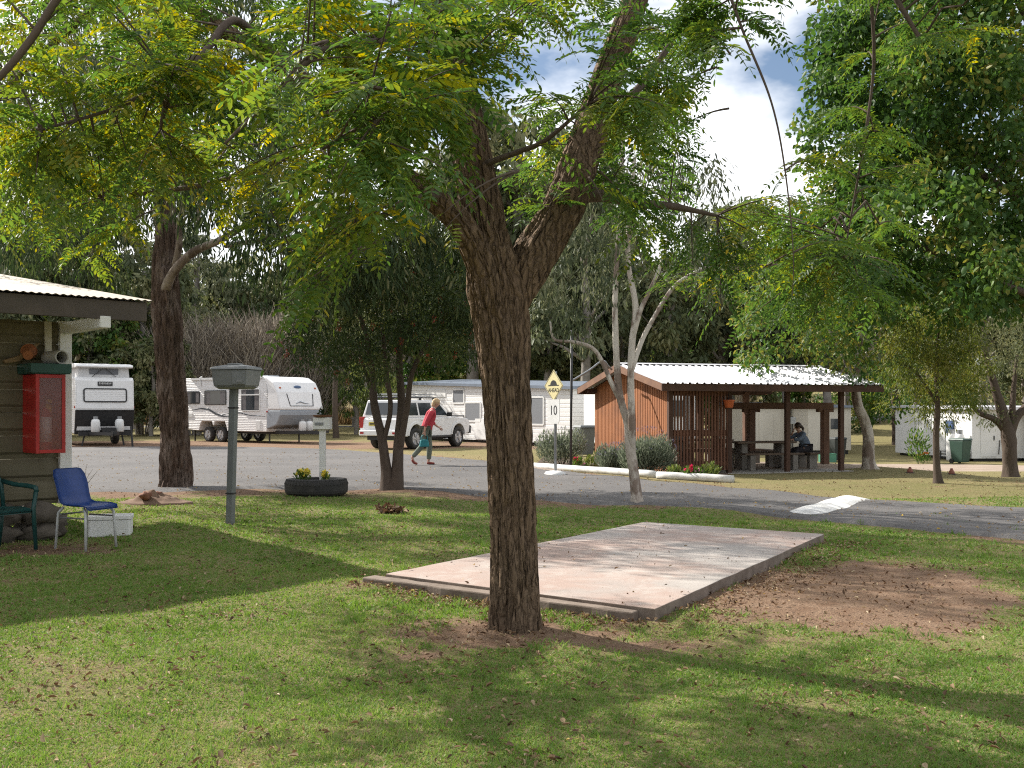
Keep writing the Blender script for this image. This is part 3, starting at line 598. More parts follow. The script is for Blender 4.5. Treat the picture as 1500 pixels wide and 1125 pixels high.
# ------------------------------------------------------------------ bottlebrush
bb = thing('tree', 'multi-stemmed bottlebrush tree with dark leaves and red flowers beside the tyre planter', 'tree'); mb = MB(); Y2 = G(575, 717).y
for i, rows in enumerate(([(570, 722, Y2, 14.4), (566, 690, Y2, 7.9), (560, 645, Y2, 6.5), (548, 590, Y2, 5.8), (545, 540, Y2, 4.3), (530, 470, 18, 2.9), (500, 420, 18, 1.4)], [(578, 722, Y2, 15.1), (582, 690, Y2, 8.6), (585, 640, Y2, 7.2), (588, 590, Y2, 5.8), (585, 530, Y2, 5.0), (590, 470, 18.5, 2.9), (600, 410, 18.5, 1.4)], [(585, 660, Y2, 5.8), (596, 600, 18.4, 4.3), (606, 540, 18.3, 3.6), (640, 480, 18.2, 2.2)], [(560, 650, Y2, 4.3), (572, 600, 18.6, 3.6), (566, 545, 18.5, 3.6), (560, 480, 18.4, 2.2)], [(547, 585, Y2, 2.9), (536, 545, 18.8, 2.5), (520, 500, 18.8, 1.4)])):
    pp, rr = px_path(rows); bark_into(mb, pp, rr, 24, .06, .1, 3.5, .7, 31 + i, flare=.25 if i < 2 else 0, lump=.1)
mb.build('trunk', bk_dark, bb, smooth=True); cl = []; fl = []
for x0, x1, y0, y1, n in ((420, 560, 400, 520, 26), (500, 700, 380, 480, 44), (560, 720, 450, 525, 30), (430, 560, 480, 545, 12), (470, 700, 330, 400, 26), (500, 590, 540, 560, 3)):
    for k in range(n):
        c = P(random.uniform(x0, x1), random.uniform(y0, y1), random.uniform(16.9, 20)); cl.append((tuple(c), (.33, .33, .36)))
        if random.random() < .55: fl.append(c + Vector((random.uniform(-.3, .3), -.25, random.uniform(-.3, .2))))
foliage('crown', cl, 230, .09, .02, lf_bottle, bb, .3, .1, .85)
m_red = leafmat('red_bristles', [(0, (.24, .02, .015)), (1, (.42, .05, .03))], .2, .6)
q = np.concatenate([ellpts(tuple(c), (.035, .035, .055), 26) for c in fl]); dd = q - np.repeat(A3(fl), 26, 0)
leafmesh('red_flowers', q, dd, rdir(len(q)), .035, .006, RNG.random(len(q)), m_red, bb)

# ------------------------------------------------------------------ slim paperbark
pb = thing('tree', 'slim pale paperbark tree forking low in front of the picnic shelter', 'tree'); mb = MB(); Y3 = G(932, 738).y
for i, rows in enumerate(([(934, 743, Y3, 10.1), (932, 725, Y3, 8.1), (928, 690, Y3, 7.4), (922, 650, Y3, 7.1), (919, 620, Y3, 5.7), (908, 580, Y3, 5.3), (903, 520, Y3, 4.7), (901, 440, Y3, 4.0), (905, 360, Y3, 3.4), (912, 260, Y3, 2.7), (905, 160, Y3, 2.0)], [(926, 660, Y3, 5.3), (925, 610, 15.8, 5.3), (924, 560, 15.8, 5.3), (926, 500, 15.8, 4.7), (931, 450, 15.8, 4.4), (921, 390, 15.8, 3.7), (921, 330, 15.8, 3.4), (930, 230, 15.8, 2.0)], [(911, 592, Y3, 3.7), (895, 560, 15.9, 3.4), (884, 533, 15.9, 3.4), (868, 510, 15.9, 3.0), (840, 501, 15.9, 2.7), (812, 497, 15.9, 2.0), (806, 470, 15.9, 1.4)], [(926, 498, 15.8, 4.0), (938, 455, 15.7, 3.4), (952, 425, 15.7, 3.0), (967, 390, 15.6, 2.7), (985, 330, 15.6, 1.7)], [(924, 545, 15.8, 4.0), (940, 500, 15.9, 3.7), (958, 465, 15.9, 3.4), (984, 424, 16, 3.0), (1010, 403, 16, 2.3), (1045, 388, 16, 1.7), (1090, 370, 16, 1.0)])):
    pp, rr = px_path(rows); bark_into(mb, pp, rr, 26, .05, .09, 3, 1., 41 + i, flare=.3 if i == 0 else 0, lump=.12)
mb.build('trunk', bk_paper, pb, smooth=True); cl = []
for x0, x1, y0, y1, n in ((790, 900, 300, 450, 24), (880, 1060, 230, 360, 30), (1000, 1110, 330, 430, 14), (800, 880, 430, 490, 4), (820, 1000, 150, 280, 20)):
    for k in range(n): cl.append((tuple(P(random.uniform(x0, x1), random.uniform(y0, y1), random.uniform(14.6, 17.5))), (.3, .3, .4)))
foliage('crown', cl, 75, .12, .024, lf_paper, pb, .6, .1, .9)

# ------------------------------------------------------------------ big dense tree at the right edge
rt = thing('tree', 'huge dense dark green broad-leaved tree filling the upper right corner', 'tree'); mb = MB()
gx = G(1640, 715); bk = [(gx.x, gx.y, gx.z - .1)]
pp = [Vector(bk[0]), gx + Vector((0, 0, 1)), gx + Vector((-.1, .1, 2.6)), gx + Vector((-.2, .2, 4.2)), gx + Vector((-.5, .3, 6.5)), gx + Vector((-1, .2, 9)), gx + Vector((-1.4, 0, 11))]
bark_into(mb, pp, [.42, .33, .3, .28, .2, .12, .05], 36, .1, .1, 4, .5, 51, flare=.3)
def limb_to(mb, a, px, r0, seed):
    e = P(*px); bark_into(mb, [a, a.lerp(e, .35) + Vector((0, 0, .35)), a.lerp(e, .7) + Vector((0, 0, .2)), e], [r0, r0 * .7, r0 * .45, r0 * .2], 14, .15, .06, 3, .6, seed)
j = 0
for px in ((1240, 316, 19.5), (1300, 180, 20), (1350, 60, 20), (1420, 400, 19), (1240, 90, 21), (1450, 250, 18.4), (1330, 380, 21), (1500, -60, 18), (1400, -180, 20)):
    limb_to(mb, pp[2 + j % 3], px, .14, 60 + j); j += 1
mb.build('trunk', bk_dark, rt, smooth=True); cl = []
for x0, x1, y0, y1, a, b, n in ((1330, 1530, -80, 120, 17, 22, 60), (1300, 1530, 100, 300, 17, 22, 66), (1190, 1330, 60, 240, 18, 22, 34), (1230, 1420, 260, 420, 18, 22.5, 40), (1400, 1530, 280, 450, 17, 21, 34), (1210, 1330, -80, 70, 19, 22, 22), (1500, 1900, -250, 400, 17, 23, 90), (1100, 1260, 300, 400, 19, 22, 14), (1250, 1600, -350, -80, 17, 23, 40), (1180, 1340, 130, 330, 19, 23, 26), (1200, 1420, 380, 470, 19, 22.5, 20)):
    for k in range(n): cl.append((tuple(P(random.uniform(x0, x1), random.uniform(y0, y1), random.uniform(a, b))), (.5, .5, .42)))
cl = [c for c in cl if in_gap(Vector(c[0])) < .5]
foliage('crown', cl, 165, .125, .07, lf_broad, rt, .25, .1, .9)

# ------------------------------------------------------------------ smaller lawn trees on the right
def px_tree(name_label, bark, rows_list, boxes, per, l, w_, lf, cr, droop, flare=.3, amp=.08, n=22, lo=.1, hi=.9):
    t = thing('tree', name_label, 'tree'); mb = MB()
    for i, rows in enumerate(rows_list):
        pp, rr = px_path(rows); bark_into(mb, pp, rr, n, .08, amp, 3, .7, 71 + i + rows[0][0], flare=flare if i == 0 else 0, lump=.1)
    mb.build('trunk', bark, t, smooth=True); cl = []
    for x0, x1, y0, y1, a, b, k in boxes:
        for _ in range(k): cl.append((tuple(P(random.uniform(x0, x1), random.uniform(y0, y1), random.uniform(a, b))), cr))
    foliage('crown', cl, per, l, w_, lf, t, droop, lo, hi); return t
ya = G(1373, 708).y
px_tree('small slender tree with golden-green crown, on the grass before the white cabin', bk_dark, [[(1374, 712, ya, 8), (1373, 695, ya, 5.5), (1371, 650, ya, 4.5), (1373, 600, ya, 4), (1372, 540, ya, 3), (1375, 480, ya, 1.5)], [(1372, 590, ya, 2.5), (1345, 550, ya, 2), (1320, 530, ya, 1)], [(1373, 570, ya, 2.5), (1400, 530, ya, 2), (1425, 510, ya, 1)]],
        [(1292, 1445, 510, 600, ya - 1, ya + 1, 46), (1310, 1430, 450, 540, ya - 1, ya + 1, 46), (1345, 1400, 590, 625, ya - .5, ya + .5, 4)], 120, .10, .022, lf_gold, (.32, .32, .26), .35)
yb = G(1478, 699).y
px_tree('dark forked tree at the right edge, low limb reaching left before the cabin', bk_dark, [[(1480, 704, yb, 13), (1479, 680, yb, 10), (1478, 645, yb, 10), (1470, 610, yb, 8), (1458, 570, yb, 6), (1445, 520, yb, 4), (1440, 460, yb, 2)], [(1478, 640, yb, 7), (1490, 610, yb, 6), (1510, 590, yb, 5), (1545, 560, yb, 3)], [(1472, 630, yb, 6), (1458, 615, yb, 4.5), (1435, 605, yb, 3.5), (1422, 592, yb, 2)], [(1483, 620, yb, 5), (1484, 580, yb, 4), (1490, 520, yb, 2)]],
        [(1400, 1500, 430, 560, yb - 1.2, yb + 1.4, 44), (1480, 1620, 430, 600, yb - 1, yb + 1.6, 44), (1440, 1475, 600, 640, yb - .5, yb + .5, 3), (1410, 1450, 560, 600, yb - .5, yb + .5, 6)], 80, .11, .026, lf_olive, (.34, .34, .3), .35)
yc = G(1270, 687).y
px_tree('pale leaning trunk with kinked stem just right of the shelter roof', bk_paper, [[(1273, 690, yc, 13), (1272, 675, yc, 9), (1272, 640, yc, 8), (1266, 615, yc, 8), (1256, 590, yc, 7), (1254, 550, yc, 6), (1262, 480, yc, 4), (1270, 400, yc, 2)], [(1256, 570, yc, 4), (1225, 500, yc, 3), (1190, 440, yc, 1.5)], [(1258, 540, yc, 4), (1300, 470, yc, 3), (1330, 420, yc, 1.5)]],
        [(1090, 1260, 420, 540, yc - 1.5, yc + 2, 44), (1240, 1340, 430, 560, yc - 1.5, yc + 2, 34), (1130, 1330, 330, 440, yc - 1.5, yc + 2, 40), (1260, 1320, 560, 600, yc, yc + 1, 5)], 80, .15, .07, lf_broad, (.5, .5, .42), .3, lo=.3, hi=1)
yd = G(1316, 652).y
px_tree('dark trunk standing on the far lawn seen between shelter and golden tree', bk_dark, [[(1316, 655, yd, 10), (1315, 640, yd, 8), (1313, 600, yd, 7), (1308, 560, yd, 5), (1300, 500, yd, 3)]],
        [(1260, 1370, 440, 560, yd - 3, yd + 3, 40)], 70, .26, .10, lf_olive, (.9, .9, .75), .3)
yf = G(362, 640).y * .0 + 46
px_tree('thin bare dark trunk on the dry grass right of the long caravan', bk_dark, [[(492, 644, 52, 5), (491, 600, 52, 4), (491, 550, 52, 3.5), (488, 500, 52, 2.5), (480, 440, 52, 1.5)], [(491, 600, 52, 2), (500, 588, 52, 1.5), (508, 580, 52, 1)]],
        [(440, 540, 400, 500, 50, 54, 26)], 60, .3, .07, lf_olive, (1.0, 1.0, .8), .4)

# ------------------------------------------------------------------ trees behind: a few kinds, each copied as whole trees
def bg_proto(label, H, cr, lf, bark, l, w_, nclump, per, droop, group, spread=.42, base=.35, name='tree'):
    t = thing(name, label, 'tree', group=group); mb = MB(); tips = []
    top = Vector((random.uniform(-.5, .5), random.uniform(-.5, .5), H * .8))
    mb.tube(smooth_path([(0, 0, -.4), (.1, 0, H * .2), (random.uniform(-.4, .4), .2, H * .5), top], [H * .022, H * .018, H * .013, H * .004], .6)[0], [H * .022 * (1 - .85 * i / 30) for i in range(len(smooth_path([(0, 0, -.4), (.1, 0, H * .2), (0, .2, H * .5), top], [1, 1, 1, 1], .6)[0]))], 8)
    for k in range(7):
        g = 2.4 * k + random.random(); z0 = H * random.uniform(base, .7); e = Vector((math.cos(g) * cr * random.uniform(.5, .95), math.sin(g) * cr * random.uniform(.5, .95), z0 + H * random.uniform(.08, .28)))
        mb.tube([(0, 0, z0), (e.x * .45, e.y * .45, z0 + (e.z - z0) * .6), e], [H * .009, H * .006, H * .002], 6); tips.append(e)
    mb.build('trunk', bark, t, smooth=True); cl = []
    for k in range(nclump):
        v = Vector((random.gauss(0, 1), random.gauss(0, 1), random.gauss(0, 1))).normalized() * random.random() ** .4
        z = H * (base + (1 - base) * .52) + v.z * H * (1 - base) * .48; f = 1 - .35 * max(0, v.z)
        c = (v.x * cr * f, v.y * cr * f, z)
        if k < len(tips) * 3: c = tuple(tips[k % len(tips)] + Vector((random.gauss(0, .4), random.gauss(0, .4), random.gauss(0, .3))))
        r = cr * random.uniform(.16, .28); cl.append((c, (r, r, r * .8)))
    foliage('crown', cl, per, l, w_, lf, t, droop, .05, .95); return t
def bare_proto(label, H, cr, group):
    t = thing('shrub', label, 'shrub', group=group); n = 1500; g = RNG.random(n) * 6.283; rr = RNG.random(n) ** .6; z = H * (.15 + .75 * RNG.random(n))
    b = np.stack([np.cos(g) * rr * cr * (.3 + .7 * z / H), np.sin(g) * rr * cr * (.3 + .7 * z / H), z], 1); d = b * np.array([.5, .5, .0]) / cr + rdir(n) * .5; d[:, 2] += .8
    leafmesh('twigs', b, d, rdir(n), H * .22 * (.5 + RNG.random(n)), .035, RNG.random(n), tw_grey, t, 0, .05); mb = MB()
    for k in range(9):
        g = k * .7; mb.tube([(.2 * math.cos(g), .2 * math.sin(g), -.3), (cr * .4 * math.cos(g), cr * .4 * math.sin(g), H * .4), (cr * .7 * math.cos(g), cr * .7 * math.sin(g), H * .85)], [.07, .04, .015], 5)
    mb.build('stem', bk_far, t); return t
GR = {'gum': 'gum trees standing behind the vans and the shelter', 'pale': 'pale-trunked gums on the far slope', 'bush': 'bushy green trees along the back of the park', 'bare': 'leafless grey shrubs behind the vans', 'weep': 'weeping light green trees behind the vans', 'shrub': 'low green shrubs on the far lawn'}
protos = {
 'gum': [bg_proto('olive gum tree in the wood behind the park', 13, 3.8, lf_olive, bk_far, .46, .17, 64, 80, .45, GR['gum']), bg_proto('olive gum tree in the wood behind the park', 15, 3.5, lf_paper, bk_far, .44, .16, 62, 80, .5, GR['gum'], base=.3)],
 'pale': [bg_proto('tall thin gum with pale trunk on the far slope', 16, 2.8, lf_paper, bk_pale, .48, .17, 44, 70, .5, GR['pale'], base=.42)],
 'bush': [bg_proto('bushy mid-green tree at the back of the park', 8, 3.0, lf_broad, bk_far, .34, .17, 60, 90, .2, GR['bush'], base=.12), bg_proto('bushy mid-green tree at the back of the park', 9, 3.2, lf_olive, bk_far, .36, .15, 60, 90, .3, GR['bush'], base=.1)],
 'weep': [bg_proto('weeping light green tree behind the parked vans', 6, 2.0, lf_lime, bk_far, .3, .06, 36, 80, .8, GR['weep'], base=.12)],
 'bare': [bare_proto('leafless grey-brown shrub behind the parked vans', 6.5, 3.0, GR['bare'])],
 'shrub': [bg_proto('low dense green shrub on the far lawn', 2.6, 2.2, lf_broad, bk_far, .22, .09, 30, 70, .1, GR['shrub'], base=.05, name='shrub')]}
used = {}
def plant(kind, x, y, s=1.0, label=None):
    lst = protos[kind]; k = used.get(kind, 0); used[kind] = k + 1
    o = lst[k] if k < len(lst) else copy_tree(lst[k % len(lst)])
    o.location = (x, y, tz(x, y) - .1); o.rotation_euler = (0, 0, random.uniform(0, 6.28)); o.scale = (s * random.uniform(.9, 1.1),) * 2 + (s * random.uniform(.92, 1.1),)
    if label: o['label'] = label
def plant_px(kind, px, Y, s=1.0): plant(kind, (px - 750) / F * Y, Y, s)
for px, Y, s in ((70, 56, .8), (135, 57, .85), (190, 58, .8), (222, 56, .6), (20, 58, .9), (-60, 52, 1), (640, 66, .85), (700, 72, .9), (770, 74, .95), (850, 62, .9), (1000, 70, .9), (1070, 62, 1), (1180, 75, .9), (1500, 72, .9)): plant_px('bush', px, Y, s)
for px, Y, s in ((250, 62, .9), (300, 66, .9), (385, 64, .85), (430, 70, 1.), (475, 72, .95), (330, 74, 1.), (550, 78, .9), (410, 80, 1.1), (1010, 92, .9), (1090, 96, .9)): plant_px('bare', px, Y, s)
for px, Y, s in ((285, 58, .95), (330, 60, 1.05), (375, 59, 1.), (420, 61, 1.05), (465, 60, .9), (210, 60, .8)): plant_px('bare', px, Y, s)
for px, Y, s in ((520, 60, .9), (545, 56, .75)): plant_px('weep', px, Y, s)
for px, Y, s in ((30, 76, 1), (120, 82, 1.1), (200, 78, .95), (290, 96, 1), (360, 90, 1.1), (440, 95, 1), (520, 92, 1.1), (600, 86, 1), (660, 94, 1.1), (720, 84, 1), (790, 90, 1.1), (830, 64, .8), (880, 78, 1.), (905, 62, .75), (960, 84, 1.1), (1040, 104, 1.1), (1120, 90, .9), (1210, 100, 1), (1290, 118, 1.1), (1360, 104, 1), (1470, 100, 1.1), (1540, 92, 1), (800, 60, .8), (1240, 64, .8), (-40, 92, 1.1), (560, 108, 1.1), (250, 112, 1.2), (1420, 130, 1.1), (1100, 122, 1.2)): plant_px('gum', px, Y, s)
for px, Y, s in ((-40, 48, .9), (50, 60, 1.), (130, 62, 1.05), (205, 60, .95), (290, 84, 1.05), (370, 86, 1.), (450, 88, 1.05), (600, 66, 1.1), (690, 64, 1.35), (765, 62, 1.4), (825, 68, 1.4), (730, 74, 1.4), (855, 54, .9), (985, 56, .9), (1060, 60, .95), (1150, 58, .95), (1215, 56, .8), (1345, 64, .9), (1440, 66, .95), (1530, 54, .95)): plant_px('gum', px, Y, s)
for px, Y, s in ((1600, 58, 1.), (1680, 74, 1.), (1760, 62, .95), (1840, 84, 1.1), (1950, 70, 1.), (2080, 82, 1.1), (1650, 96, 1.1), (1900, 100, 1.1), (-150, 60, 1.), (-260, 72, 1.1), (-380, 64, 1.)): plant_px('gum', px, Y, s)
for px, Y, s in ((430, 104, 1.1), (448, 112, 1.1), (610, 98, 1), (650, 104, 1.1), (665, 110, 1.), (735, 112, 1.1), (1015, 116, 1), (1060, 128, 1.1), (1085, 110, 1), (1150, 120, 1.1), (1480, 122, 1), (340, 118, 1.1), (880, 120, 1.1)): plant_px('pale', px, Y, s)
for px, Y, s in ((1262, 74, 1), (1290, 80, 1.1), (1345, 84, 1.2), (1240, 82, 1), (1395, 92, 1.2), (1450, 78, 1), (1310, 96, 1.2)): plant_px('shrub', px, Y, s)

# far wooded slope: too many trees to tell apart
n = 2600; yy = 128 + 215 * RNG.random(n) ** 1.3; xx = (RNG.random(n) - .5) * yy * 1.5; hh = 9 + 7 * RNG.random(n)
cl = []
B = np.stack([xx, yy, terr(xx, yy)], 1); m = 34; bb_ = np.repeat(B, m, 0); h_ = np.repeat(hh, m); K = n * m
off = rdir(K) * (RNG.random(K)[:, None] ** .5) * np.array([2.6, 2.6, 1]); off[:, 2] = h_ * (.62 + .36 * off[:, 2]); d = rdir(K); d[:, 2] -= .5
m_far = leafmat('far_foliage', [(0, (.06, .068, .048)), (.5, (.10, .108, .075)), (1, (.17, .165, .125))], .15, .8, .1)
fw = leafmesh('far_woodland', bb_ + off, d, rdir(K), .9 + .8 * RNG.random(K), .55, np.clip(np.repeat(RNG.random(n), m) * .7 + .3 * RNG.random(K), 0, 1), m_far, None, .2); tag(fw, 'grey-green gum woodland on the slope behind everything', 'woodland', kind='stuff')
k = 1500; p = B[:k].copy(); p[:, 2] -= .5
tr = leafmesh('trunks', p, np.tile([0, 0, 1.], (k, 1)) + rdir(k) * .06, rdir(k) * [1, 1, 0] + [0, .001, 0], hh[:k] * .8, .35, np.clip(.5 + .5 * RNG.random(k), 0, 1), tw_grey, fw, 0, 0)
tag(tr, kind='stuff')
# tall dry grass band behind the vans
n = 16000; x = -70 + 84 * RNG.random(n); y = 96 + 10 * RNG.random(n); d = rdir(n) * .3; d[:, 2] = 1
m_straw = leafmat('straw', [(0, (.16, .115, .06)), (1, (.30, .225, .125))], .2, .8, .1)
tag(leafmesh('dry_grass', np.stack([x, y, terr(x, y)], 1), d, rdir(n), .9 + .9 * RNG.random(n), .12, RNG.random(n), m_straw), 'tall straw-brown dry grass beyond the vans', 'dry grass', kind='stuff')
# ------------------------------------------------------------------ shared object materials
m_white = pm('white_paint', (.74, .74, .73), (.62, .62, .60), 3, .55, .12)
m_vanw = pm('white_van_panel', (.78, .78, .78), (.70, .70, .70), 1.5, .35, .04, coat=.2)
m_black = pm('black_plastic', (.018, .018, .02), (.03, .03, .03), 8, .5, .1)
m_rub = pm('tyre_rubber', (.022, .022, .022), (.05, .047, .043), 9, .85, .4)
m_steel = pm('galvanised_steel', (.33, .34, .35), (.22, .23, .24), 9, .45, .08, metal=.6)
m_dsteel = pm('dark_steel', (.06, .06, .065), (.03, .03, .03), 9, .55, .08, metal=.4)
m_alloy = pm('alloy', (.55, .55, .56), (.4, .4, .41), 9, .35, .05, metal=.7)
m_conc = pm('grey_concrete', (.34, .32, .29), (.24, .22, .20), 3, .9, .4)
m_redglass = pm('red_lens', (.42, .015, .012), (.3, .01, .01), 9, .2, 0)
m_orange = pm('orange_plastic', (.55, .13, .03), (.4, .09, .03), 9, .6, .05)
def glassmat(name, c=(.02, .025, .03), a=1.):
    m, nt, b = newmat(name); b.inputs['Base Color'].default_value = rgb(c); b.inputs['Roughness'].default_value = .06; b.inputs['Specular IOR Level'].default_value = .7
    nt.links.new(mixc(nt, nz(nt, 3, 2), c, tuple(x * 1.6 for x in c)), b.inputs['Base Color']); return m
m_glass = glassmat('dark_glass')
def boards(name, c1, c2, pitch, axis='Z', rough=.5, depth=.012, groove=.12, bs=.8, stain=None):
    """Painted or bare boards: regular grooves along one axis, with grain."""
    m, nt, b = newmat(name); tc = N(nt, 'ShaderNodeTexCoord'); sp = N(nt, 'ShaderNodeSeparateXYZ'); nt.links.new(tc.outputs['Object'], sp.inputs[0])
    f = math_(nt, 'FRACT', math_(nt, 'DIVIDE', math_(nt, 'ADD', sp.outputs[axis], 50), pitch)); h = ramp(nt, f, [(0, 0.), (groove, .8), (.8, 1.), (1., .75)])
    st = (1, 1, 9) if axis == 'Z' else (9, 9, 1); n1 = nz(nt, 2.2, 5, .65, st); fl = N(nt, 'ShaderNodeTexWhiteNoise', noise_dimensions='1D'); nt.links.new(math_(nt, 'FLOOR', math_(nt, 'DIVIDE', math_(nt, 'ADD', sp.outputs[axis], 50), pitch)), fl.inputs['W'])
    c = mixc(nt, math_(nt, 'ADD', math_(nt, 'MULTIPLY', n1, .6), math_(nt, 'MULTIPLY', fl.outputs[0], .4)), c1, c2)
    if stain: c = mixc(nt, ramp(nt, nz(nt, 1.3, 5, .65), [(.45, 0.), (.7, .8)]), c, stain)
    nt.links.new(c, b.inputs['Base Color']); b.inputs['Roughness'].default_value = rough; bump(nt, b, math_(nt, 'ADD', h, math_(nt, 'MULTIPLY', n1, .12)), bs, depth); return m
m_clad = boards('white_ribbed_cladding', (.76, .76, .76), (.70, .70, .70), .075, 'Z', .38, .012)
m_weather = boards('white_weatherboard', (.78, .78, .77), (.70, .70, .69), .17, 'Z', .55, .02)
def corr_roof(name, c1, c2, rough=.5, metal=.0):
    return pm(name, c1, c2, 1.5, rough, .08, metal=metal)
def corrugated(mb, p0, u, v, n_u, amp, per, th=.0, m=0):
    """A corrugated sheet: waves run across u, sheet extends along v."""
    p0, u, v = Vector(p0), Vector(u), Vector(v); L = u.length; k = max(8, int(L / per * 6)); nn = u.cross(v).normalized(); vs = []; fs = []
    for i in range(k + 1):
        t = i / k; o = nn * (amp * math.cos(2 * math.pi * t * L / per)); vs += [p0 + u * t + o, p0 + u * t + v + o]
    for i in range(k): fs.append((2 * i, 2 * i + 2, 2 * i + 3, 2 * i + 1))
    off = len(vs); vs += [Vector(q) - nn * .008 for q in vs]; fs += [tuple(off + j for j in q[::-1]) for q in fs]
    return mb.add(vs, fs, m)
def wheel(parent, c, r, w, name='wheel', ax='Y'):
    """Tyre with a spoked rim as its child; axle along the local Y."""
    t = MB(); M = T(*c) @ RX(R(90)); t.lathe([(r * .62, -w / 2), (r * .9, -w / 2), (r, -w * .36), (r, w * .36), (r * .9, w / 2), (r * .62, w / 2), (r * .58, w * .2), (r * .58, -w * .2)], 28, m=0, M=M)
    o = t.build(name, m_rub, parent, smooth=True); q = MB()
    for sg in (1, -1):
        q.lathe([(r * .64, sg * w * .42), (r * .60, sg * w * .5), (r * .55, sg * w * .38), (r * .2, sg * w * .36), (r * .16, sg * w * .46), (.005, sg * w * .47)], 24, M=M)
        for k in range(6):
            g = k * math.pi / 3; q.bar(M @ Vector((r * .1 * math.cos(g), r * .1 * math.sin(g), sg * w * .44)), M @ Vector((r * .6 * math.cos(g), r * .6 * math.sin(g), sg * w * .46)), .05, .02)
    q.build('rim', m_alloy, o); return o
def rrect(w, h, r, n=4, cx=0, cz=0):
    out = []
    for sx, sz, a0 in ((1, 1, 0), (-1, 1, 90), (-1, -1, 180), (1, -1, 270)):
        for i in range(n + 1):
            a = R(a0 + 90 * i / n); out.append((cx + sx * (w / 2 - r) + r * math.cos(a), cz + sz * (h / 2 - r) + r * math.sin(a)))
    return out
def panel(parent, name, w, h, M, m, r=.04, th=.02, frame=None, fm=None, fw=.035, fname='frame'):
    """A flat rounded panel in its own XZ plane facing -Y, with a raised frame as a sub-part."""
    o = MB().prism(rrect(w, h, r), -th, 0, M=M).build(name, m, parent)
    if frame:
        a = rrect(w + fw * 2, h + fw * 2, r + fw); b = rrect(w, h, r); n = len(a); mb = MB(); y0, y1 = -th - .012, 0
        vs = [(x, y0, z) for x, z in a] + [(x, y0, z) for x, z in b] + [(x, y1, z) for x, z in a] + [(x, -th, z) for x, z in b]; fs = []
        for i in range(n):
            j = (i + 1) % n; fs += [(i, j, n + j, n + i), (2 * n + j, 2 * n + i, i, j), (n + i, n + j, 3 * n + j, 3 * n + i)]
        mb.add(vs, fs, 0, M).build(fname, fm, o)
    return o

# ------------------------------------------------------------------ timber hut on the left
hut = thing('timber_hut', 'weathered timber hut with wide iron roof at the left edge', 'hut', (-5.05, 11.6, 0), math.atan2(.67, .74))
m_log = boards('weathered_logs', (.17, .15, .10), (.115, .10, .066), .26, 'Z', .85, .03, .10, 1., (.10, .085, .05))
m_fascia = pm('brown_fascia', (.075, .058, .045), (.05, .04, .032), 4, .6, .15)
m_cream = pm('cream_trim', (.55, .52, .44), (.42, .39, .32), 4, .7, .15)
wl = MB()
for k in range(8):
    z = .40 + k * .255; prof = [(.07, z + .005), (.015, z), (-.012, z + .05), (-.018, z + .13), (-.012, z + .205), (.015, z + .25), (.07, z + .245)]
    vs = [(-5.5, y, zz) for y, zz in prof] + [(-.06, y, zz) for y, zz in prof]; n = 7
    wl.add(vs, [tuple(range(n)), tuple(range(2 * n - 1, n - 1, -1))] + [((i + 1) % n, i, n + i, n + (i + 1) % n) for i in range(n)])
    vs = [(y * -1, .06, zz) for y, zz in prof] + [(y * -1, 5., zz) for y, zz in prof]
    wl.add(vs, [tuple(range(n)), tuple(range(2 * n - 1, n - 1, -1))] + [((i + 1) % n, i, n + i, n + (i + 1) % n) for i in range(n)])
wl.build('wall', m_log, hut)
MB().box((-.01, -.0, 1.42), (.13, .13, 2.05)).build('corner_post', m_white, hut, bevel=.006)
MB().box((-.20, -.045, 2.22), (.07, .05, .42)).build('trim_board', m_cream, hut, bevel=.004)
MB().box((-.02, -.62, 2.36), (.11, 1.30, .12)).build('roof_beam', m_white, hut, bevel=.006)
rise = .15
MB().bar((-6, -1.24, 2.49), (.42, -1.24, 2.49), .04, .2).build('fascia', m_fascia, hut, bevel=.004)
MB().bar((.40, -1.2, 2.495), (.40, 5.2, 2.495 + 6.4 * rise), .04, .2).build('barge_board', m_fascia, hut, bevel=.004)
mr = MB(); corrugated(mr, (-6, -1.30, 2.61), (6.5, 0, 0), (0, 6.6, 6.6 * rise), 0, .006, .076); mr.build('roof', corr_roof('cream_iron', (.44, .385, .31), (.34, .295, .235), .7), hut, smooth=True)
MB().add([(-6, -1.2, 2.5), (.38, -1.2, 2.5), (.38, 5, 2.5 + 6.2 * rise), (-6, 5, 2.5 + 6.2 * rise), (-6, -1.2, 2.53), (.38, -1.2, 2.53), (.38, 5, 2.53 + 6.2 * rise), (-6, 5, 2.53 + 6.2 * rise)], [(0, 3, 2, 1), (4, 5, 6, 7), (0, 1, 5, 4), (1, 2, 6, 5), (2, 3, 7, 6), (3, 0, 4, 7)]).build('soffit', m_cream, hut)
mb = MB(); random.seed(5)
for k in range(26):
    x = -5.3 + (k // 2) * .42 + random.uniform(-.05, .05); z = .10 if k % 2 == 0 else .29; mb.ell((x, .0 + random.uniform(-.05, .03), z), (.24, .15, .115), 12, 8, jit=.5)
for k in range(10): mb.ell((-.02, .3 + k * .45, .12 + .12 * (k % 2)), (.14, .24, .14), 12, 8, jit=.5)
mb.build('stone_base', pm('dark_field_stone', (.13, .11, .09), (.08, .068, .055), 5, .9, .6), hut, smooth=True)
HM = hut.matrix_basis.copy(); HM = T(-5.05, 11.6, 0) @ RZ(math.atan2(.67, .74))
def hl(x, y, z=0): return HM @ Vector((x, y, z))
rzh = math.atan2(.67, .74)
m_box = pm('red_enamel', (.40, .022, .018), (.29, .016, .014), 4, .45, .06)
cab = thing('extinguisher_cabinet', 'red fire extinguisher cabinet with clear front, hung on hut wall', 'cabinet', hl(-.30, -.22, .98), rzh)
cw, cd, ch = .31, .42, .85; mb = MB()
